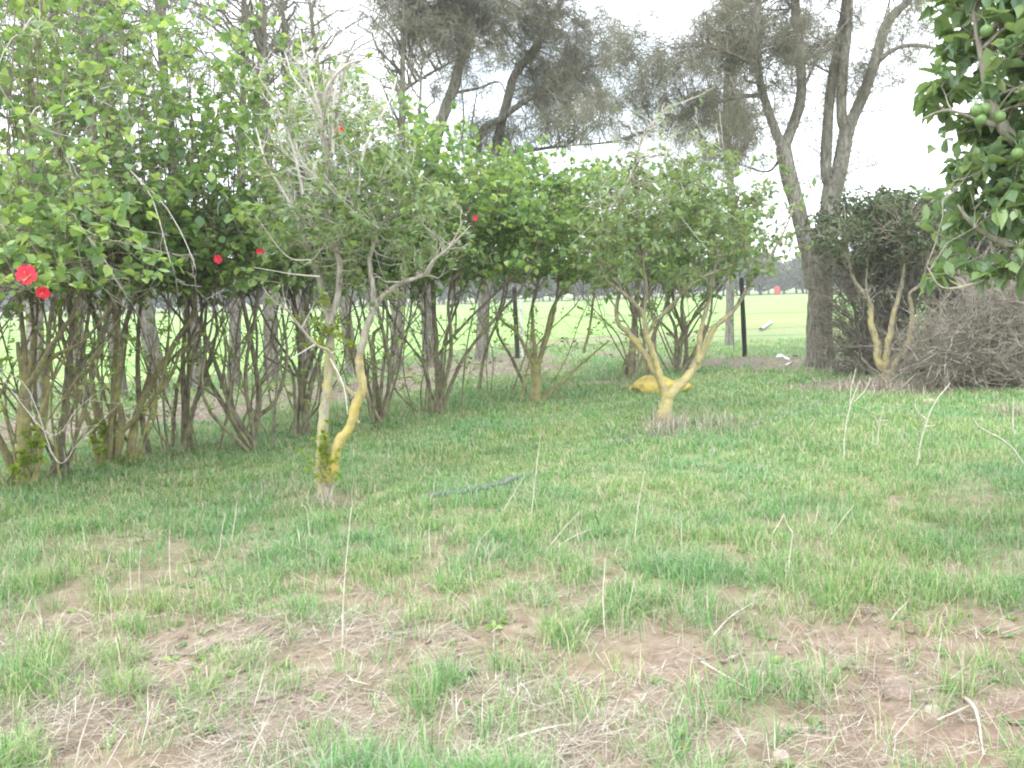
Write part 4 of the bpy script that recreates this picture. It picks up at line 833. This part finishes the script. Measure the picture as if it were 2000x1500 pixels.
# ------------------------------------------------------------------ posts, pipes, sack, stones
M['post'] = plain('dark_post', (.025, .02, .02), (.06, .05, .045), 25, .8)
M['white'] = plain('weathered_white', (.55, .55, .55), (.75, .75, .73), 25, .6)
M['dullwhite'] = plain('galvanised_pipe', (.30, .32, .31), (.46, .47, .46), 15, .5)
M['pipe'] = plain('grey_hose', (.11, .12, .13), (.20, .21, .22), 25, .6)
def post(px, py, h, r, label, mat, lean=(0, 0), sides=8):
    B_ = gb(px, py); g_ = Geo(); P = [B_, B_ + [lean[0] * .5, lean[1] * .5, h * .5], B_ + [lean[0], lean[1], h], B_ + [lean[0], lean[1], h + .01]]
    P, R = smooth_poly(P, (r, r, r * .95, r * .3), 3, .02); g_.tubes(P[None], R[None], sides)
    o = g_.build('fence_post', M[mat], None, B_, True); o.location = tuple(B_); tag(o, label, 'post', 'posts of the wire fence'); return B_
pA = post(1455, 697, 1.75, .055, 'dark fence post standing alone left of the thick sheoak trunk', 'post', (-.07, 0))
pB = post(1011, 700, 1.7, .055, 'dark fence post beside the white one, seen through the hedge', 'post', (-.03, 0))
pC = post(1021, 703, 1.5, .035, 'thin white fence post right next to a dark one', 'white')
pD = post(1434, 690, 1.6, .012, 'very thin metal rod just left of the lone dark post', 'pipe', (-.05, 0))
gw = Geo()
for z in (.5, 1.0, 1.45):
    pts = [np.array([-14, 17.5, z]), np.array([-5, 20.2, z]), pB + [0, .06, z], pA + [-.04, .06, z], np.array([8.6, 19.0, z + .02]), np.array([16, 18.5, z])]
    P, R = smooth_poly(pts, (.0025, .0025), 8); gw.tubes(P[None], R[None], 4)
tag(gw.build('fence_wire', M['pipe']), 'thin sagging wires strung from post to post along the field', 'wire')
# hose segments showing in the grass: one pipe, dipping under the turf between
def ground_tube(pxs, r, name, label, cat, mat, lift=None):
    G_ = [gnd(a, b) for a, b in pxs]; P, R = smooth_poly(G_, (r, r), 10)
    P[:, 2] = hz(P) + r * .7 + (0 if lift is None else np.interp(np.linspace(0, 1, len(P)), np.linspace(0, 1, len(lift)), lift))
    g_ = Geo(); g_.tubes(P[None], R[None], 8); return tag(g_.build(name, M[mat], None, None, True), label, cat)
ground_tube([(760, 985), (840, 975), (930, 965), (1000, 945), (1080, 905), (1150, 880), (1210, 862), (1290, 848), (1380, 842), (1480, 830), (1600, 790), (1700, 760)], .022, 'irrigation_pipe',
            'flat grey irrigation pipe half hidden in the grass past the lemon trees', 'pipe', 'pipe', [-.06, .0, .008, .012, -.05, -.06, -.01, .0, -.05, .0, .0, -.05])
g_ = Geo(); a = at(1486, 641, 31.0); a[2] = .08; e = a + [2.0, 5.5, .0]; P, R = smooth_poly([a, (a + e) / 2, e], (.062, .062)); g_.tubes(P[None], R[None], 12)
P, R = smooth_poly([a + [.02, .03, 0], a + [.05, .1, 0]], (.061, .001), 2); g_.tubes(P[None], R[None], 12); tag(g_.build('field_pipe', M['dullwhite'], None, None, True), 'pale metal pipe lying at the edge of the green field', 'pipe')

# yellow sack
M['sack'] = plain('yellow_sack', (.50, .37, .06), (.68, .52, .12), 5, .7, 1.0)
M['sack'].node_tree.nodes['Bump'].inputs['Distance'].default_value = .06; Bs = gb(1284, 767); n1, n2 = 22, 40; rows = []
for i in range(n1):
    v = i / (n1 - 1) * math.pi
    for j in range(n2):
        u = j / n2 * 2 * math.pi; rx_ = .50 * (1 + .10 * math.sin(3 * u + .5)); hh = .27 * (1 + .28 * math.cos(2 * u + 2.8)); fl_ = 1 - .25 * abs(math.sin(6 * u)) * math.sin(v) ** 2 * .3
        rows.append((rx_ * math.sin(v) * math.cos(u) * fl_, .28 * math.sin(v) * math.sin(u) * fl_, .10 + hh * (math.cos(v) * .5 + (.12 * math.sin(4 * u) * math.sin(v)))))
V = np.array(rows); dent = (fbm(V, 5.0, 3, 4) - .5) * .35 - .10 * sstep(.55, .75, vn(V, 9.0, 7)); V = V * (1 + dent[:, None]); V[:, 2] = np.maximum(V[:, 2] + .02, -.01)
Q = [(i * n2 + j, (i + 1) * n2 + j, (i + 1) * n2 + (j + 1) % n2, i * n2 + (j + 1) % n2) for i in range(n1 - 1) for j in range(n2)]
M['sack'].node_tree.nodes['Color Ramp'].color_ramp.elements.new(.36).color = (.34, .27, .09, 1)
o = mesh('yellow_sack', V, np.array(Q), None, M['sack'], None, True, loc=tuple(Bs)); tag(o, 'crumpled yellow sack lying in the grass behind the middle lemon tree', 'sack')

def stone(px, py, r, label, mat='stone', sq=.6):
    B_ = gb(px, py); V, Q = ball(np.zeros(3), r, 9, 12, sq); V = V * (1 + (fbm(V + px, 1.2 / r, 3, 2)[:, None] - .5) * .7)
    o = mesh('stone', V + [0, 0, r * sq * .5 + .02], Q, None, M[mat], None, True, loc=tuple(B_)); tag(o, label, 'stone')
M['stone'] = plain('pale_stone', (.33, .28, .22), (.50, .44, .36), 14, .9, .8)
stone(1815, 786, .085, 'pale round stone in the grass right of the slender lemon tree')
stone(1526, 1470, .030, 'small pale stone on the bare soil at the bottom edge')
stone(1822, 1384, .035, 'sandy lump of stone on the bare soil at the lower right')
stone(1880, 997, .030, 'small yellowish stone in the grass at the right')
stone(700, 1462, .012, 'tiny pebble near the bottom edge')
# dark clods
stone(1755, 1350, .07, 'rough brown clod of earth on the lower right soil patch', 'soil', .55)
stone(1690, 1185, .06, 'brown clod of earth at the upper rim of the right soil patch', 'soil', .5)
# litter scraps near the black post
for k, (qx, qy) in enumerate([(1524, 699), (1538, 704), (1555, 700), (1540, 716)]):
    B_ = gb(qx, qy); V = np.array([(-.09, -.04, .02), (.08, -.05, .03), (.10, .05, .05), (0, .08, .09), (-.08, .05, .04), (0, 0, .07)]) * RS.uniform(.7, 1.1); V[:, 2] += .03
    T_ = [(0, 1, 5), (1, 2, 5), (2, 3, 5), (3, 4, 5), (4, 0, 5)]; o = mesh('paper_scrap', V, None, np.array(T_), M['white'], None, False, loc=tuple(B_), )
    o.rotation_euler = (0, 0, k * 1.3); tag(o, 'white scrap of paper on the brown litter near the dark post', 'litter', 'white scraps by the dark post')

# ------------------------------------------------------------------ individual dry stalks
def stalk(segs, r, label, group='dry weed stalks in the grass', lying=False):
    b_ = gnd(*segs[0][0]); b_[2] = hz1(b_[0], b_[1]); g_ = Geo()
    for k, s in enumerate(segs):
        if lying: P = [gnd(a, c) for a, c in s]; P = [p + [0, 0, hz1(p[0], p[1]) + .018 + .02 * (i % 2)] for i, p in enumerate(P)]
        else: P = [at(a, c, b_[1]) for a, c in s]
        if not lying and k == 0: P[0] = b_ - [0, 0, .01]
        if len(P) == 2: P = [P[0], (P[0] + P[1]) / 2 + RS.normal(size=3) * .006, P[1]]
        P, R = smooth_poly(P, (r * (1 if k == 0 else .7), r * .45), 5, .15); g_.tubes(P[None], R[None], 6)
    o = g_.build('dry_stalk', M['straw'], None, b_, True); o.location = tuple(b_); tag(o, label, 'stalk', group)
up_ = 'thin upright dry stalk '
ST = [([[(668, 1255), (672, 1150), (686, 990)]], .0045, 'tallest dry stalk, standing upright in the grass below the yellow trunk', 0),
      ([[(334, 1150), (331, 1035)]], .0035, 'short straight dry stalk, right one of three at the left', 0), ([[(257, 1165), (254, 1052)]], .003, 'short straight dry stalk, left one of three at the left', 0),
      ([[(274, 1165), (275, 1072)]], .003, 'short straight dry stalk, middle one of three at the left', 0),
      ([[(1036, 1015), (1046, 930), (1056, 845)]], .005, 'wavy grey dry stalk right of the half hidden pipe', 0),
      ([[(1238, 1080), (1245, 1000), (1259, 920)]], .0045, 'thin dry stalk below the middle lemon tree', 0),
      ([[(1182, 1235), (1178, 1170), (1182, 1090)]], .0045, 'pale upright dry stalk in the middle of the foreground', 0), ([[(1222, 1205), (1240, 1130)]], .0035, 'short leaning dry stalk beside the pale upright one', 0),
      ([[(1648, 900), (1650, 850), (1660, 795), (1680, 742)], [(1660, 800), (1662, 760), (1672, 720)], [(1668, 785), (1690, 762), (1700, 738)]], .008, 'forked bleached dry weed left below the slender lemon tree', 0),
      ([[(1790, 915), (1802, 850), (1824, 790), (1856, 748)], [(1812, 822), (1790, 800), (1787, 778)], [(1806, 832), (1826, 830)]], .008, 'branched dry weed below the pale round stone', 0),
      ([[(1713, 880), (1716, 840), (1726, 792)], [(1717, 835), (1704, 803)], [(1720, 822), (1735, 820)]], .007, 'small forked dry weed between the two bleached tall ones', 0),
      ([[(2010, 925), (1970, 868), (1915, 835), (1900, 815)]], .009, 'bent pale dry stalk leaning in from the right edge', 0), ([[(1979, 855), (1980, 775)]], .008, 'straight dry stalk at the right edge by the brush heap', 0),
      ([[(1390, 1236), (1430, 1205), (1488, 1172)]], .0045, 'pale dry stalk lying across the soil right of the middle', 1), ([[(988, 1436), (1060, 1424), (1128, 1408)]], .0065, 'thick bleached stalk lying near the bottom middle', 1),
      ([[(1882, 1372), (1905, 1410), (1922, 1482)]], .0075, 'thick white stick lying at the lower right corner', 1), ([[(1628, 1032), (1668, 987)]], .005, 'short slanting dry stalk in the right grass', 0),
      ([[(1538, 1135), (1548, 1040)], [(1548, 1040), (1530, 1002)], [(1530, 1005), (1510, 1040)]], .005, 'broken dry stalk bent into a sharp fold in the right grass', 0),
      ([[(30, 1242), (64, 1164)]], .004, 'leaning dry stalk at the left edge', 0), ([[(128, 1462), (134, 1420), (141, 1384)]], .003, 'short dry stalk at the bottom left, left of the leaning pair', 0), ([[(146, 1500), (160, 1440), (187, 1362)]], .004, 'long leaning dry stalk at the bottom left', 0),
      ([[(474, 1500), (500, 1450), (542, 1370)]], .004, 'long leaning dry stalk in the straw patch at the bottom', 0), ([[(494, 1392), (508, 1340), (521, 1290)]], .0035, 'slim leaning dry stalk above the straw patch', 0),
      ([[(535, 1060), (575, 1078), (618, 1096)]], .004, 'dry stalk lying flat left of the tallest stalk', 1), ([[(1058, 1085), (1095, 1040), (1131, 1000)]], .004, 'slanting dry stalk in the grass, upper one of a crossed pair', 0), ([[(1075, 1072), (1156, 1033)]], .0035, 'slanting dry stalk, lower one of a crossed pair', 0),
      ([[(840, 1085), (838, 1040), (840, 1020)]], .004, 'stubby dry stalk left of the middle grass', 0), ([[(449, 1062), (463, 978)]], .004, 'slim dry stalk in the left grass, right one of two', 0), ([[(428, 1078), (441, 998)]], .004, 'slim dry stalk in the left grass, left one of two', 0),
      ([[(1015, 1322), (1030, 1350), (1046, 1382)]], .004, 'grey stick lying in the soil at the bottom middle', 1), ([[(680, 1328), (722, 1347)]], .004, 'short pale stick lying left of the bottom middle', 1),
      ([[(1370, 1308), (1420, 1330), (1482, 1360)]], .004, 'thin dry stalk lying below the right soil patch', 1), ([[(1740, 1212), (1778, 1182)]], .004, 'short dry stick on the upper right soil patch', 1),
      ([[(1330, 1090), (1330, 1000)]], .0035, 'thin dry stalk in the grass right of the middle', 0), ([[(605, 1060), (600, 1000), (590, 985)]], .003, 'thin bent dry stalk above the lying one', 0), ([[(925, 1100), (935, 1060), (962, 1030)]], .003, 'leaning thin dry stalk near the middle of the grass', 0),
      ([[(975, 1010), (1025, 928)]], .005, 'dry stalk leaning over the end of the visible pipe', 0), ([[(0, 1440), (30, 1470), (60, 1500)]], .006, 'thick pale stick in the bottom left corner', 1), ([[(1830, 1410), (1900, 1392)]], .004, 'slim straight stick beside the thick white one', 1)]
for s, r, l, ly in ST: stalk(s, r, l, lying=bool(ly))

# ------------------------------------------------------------------ far orchard row beyond the field
def far_tree():
    o = thing('orchard_tree', (0, 0, 0), 'small dark orchard tree in the far row beyond the green field', 'tree', 'orchard trees in the far row')
    T = Tree(); T.stem([np.array([0, 0, 0.]), np.array([.1, 0, 1.0]), np.array([0, 0, 2.2]), np.array([0, 0, 3.6])], (.16, .12, .10, .03))
    E = [(0, 0, 2.9, 2.2, 2.0, 1.7), (.5, .2, 4.0, 1.3, 1.2, 1.0), (-.3, 0, 1.5, 1.8, 1.5, .9, .7)]
    T.attach(in_ellipsoids(E, 60), .05, 6, .15); P_, _ = T.attach(in_ellipsoids(E, 520, .3, .8), .02, 4, .15, maxd=2); F = Geo(); leafy(F, P_, 4, .42, 1.4, .95)
    T.wood.build('trunk', M['b_cas'], o); F.build('crown', M['far'], o); return o
proto = far_tree()
vis = [x for x in np.arange(-88, 66, 3.1)]
k = 0
for row in (0, 1, 2):
    for x in vis:
        X_ = x * (1.0 + .06 * row) + RS.uniform(-.5, .5) + row * 2
        if k == 0: r_ = proto
        else:
            r_ = proto.copy(); sc.collection.objects.link(r_)
            for ch in proto.children:
                c_ = ch.copy(); sc.collection.objects.link(c_); c_.parent = r_
        s_ = RS.uniform(1.0, 1.35) * (1.25 if X_ < -20 else 1.0); r_.location = (X_, 146 + row * 6 + RS.uniform(-.6, .6), 0); r_.rotation_euler = (0, 0, RS.uniform(0, 6.28)); r_.scale = (s_, s_, s_ * RS.uniform(.9, 1.15)); k += 1
# red drum before the far row
a = at(1518, 556, 141.0); M['red'] = plain('red_paint', (.38, .03, .02), (.50, .06, .04), 5, .7)
P, R = smooth_poly([(a[0], a[1], .0), (a[0], a[1], .1), (a[0], a[1], 1.1), (a[0], a[1], 1.3), (a[0], a[1], 1.33)], (.40, .44, .44, .34, .02), 3); g_ = Geo(); g_.tubes(P[None], R[None], 14)
o = g_.build('red_drum', M['red'], None, (a[0], a[1], 0), True); o.location = (a[0], a[1], 0.02); tag(o, 'small red drum standing before the far row of orchard trees', 'drum')

# ------------------------------------------------------------------ haze volume added to imitate lens veil, lift shadows and fade far trees
hm = bpy.data.materials.new('veil_haze'); hm.use_nodes = True; hn = hm.node_tree; hn.nodes.clear()
ho = hn.nodes.new('ShaderNodeOutputMaterial'); hv = hn.nodes.new('ShaderNodeVolumePrincipled'); hn.links.new(hv.outputs[0], ho.inputs['Volume'])
hv.inputs['Color'].default_value = (1, .99, .97, 1); hv.inputs['Density'].default_value = .0015; hv.inputs['Anisotropy'].default_value = .2
a_, b_, c_, d_ = -1800, -1, 1800, 14
V = [(x, y, z) for z in (b_, d_) for x, y in ((a_, a_), (c_, a_), (c_, c_), (a_, c_))]
tag(mesh('haze', V, [(3, 2, 1, 0), (4, 5, 6, 7), (0, 1, 5, 4), (1, 2, 6, 5), (2, 3, 7, 6), (3, 0, 4, 7)], None, hm), 'thin pale haze added to imitate lens veil and fade the far trees', None, None, 'stuff')
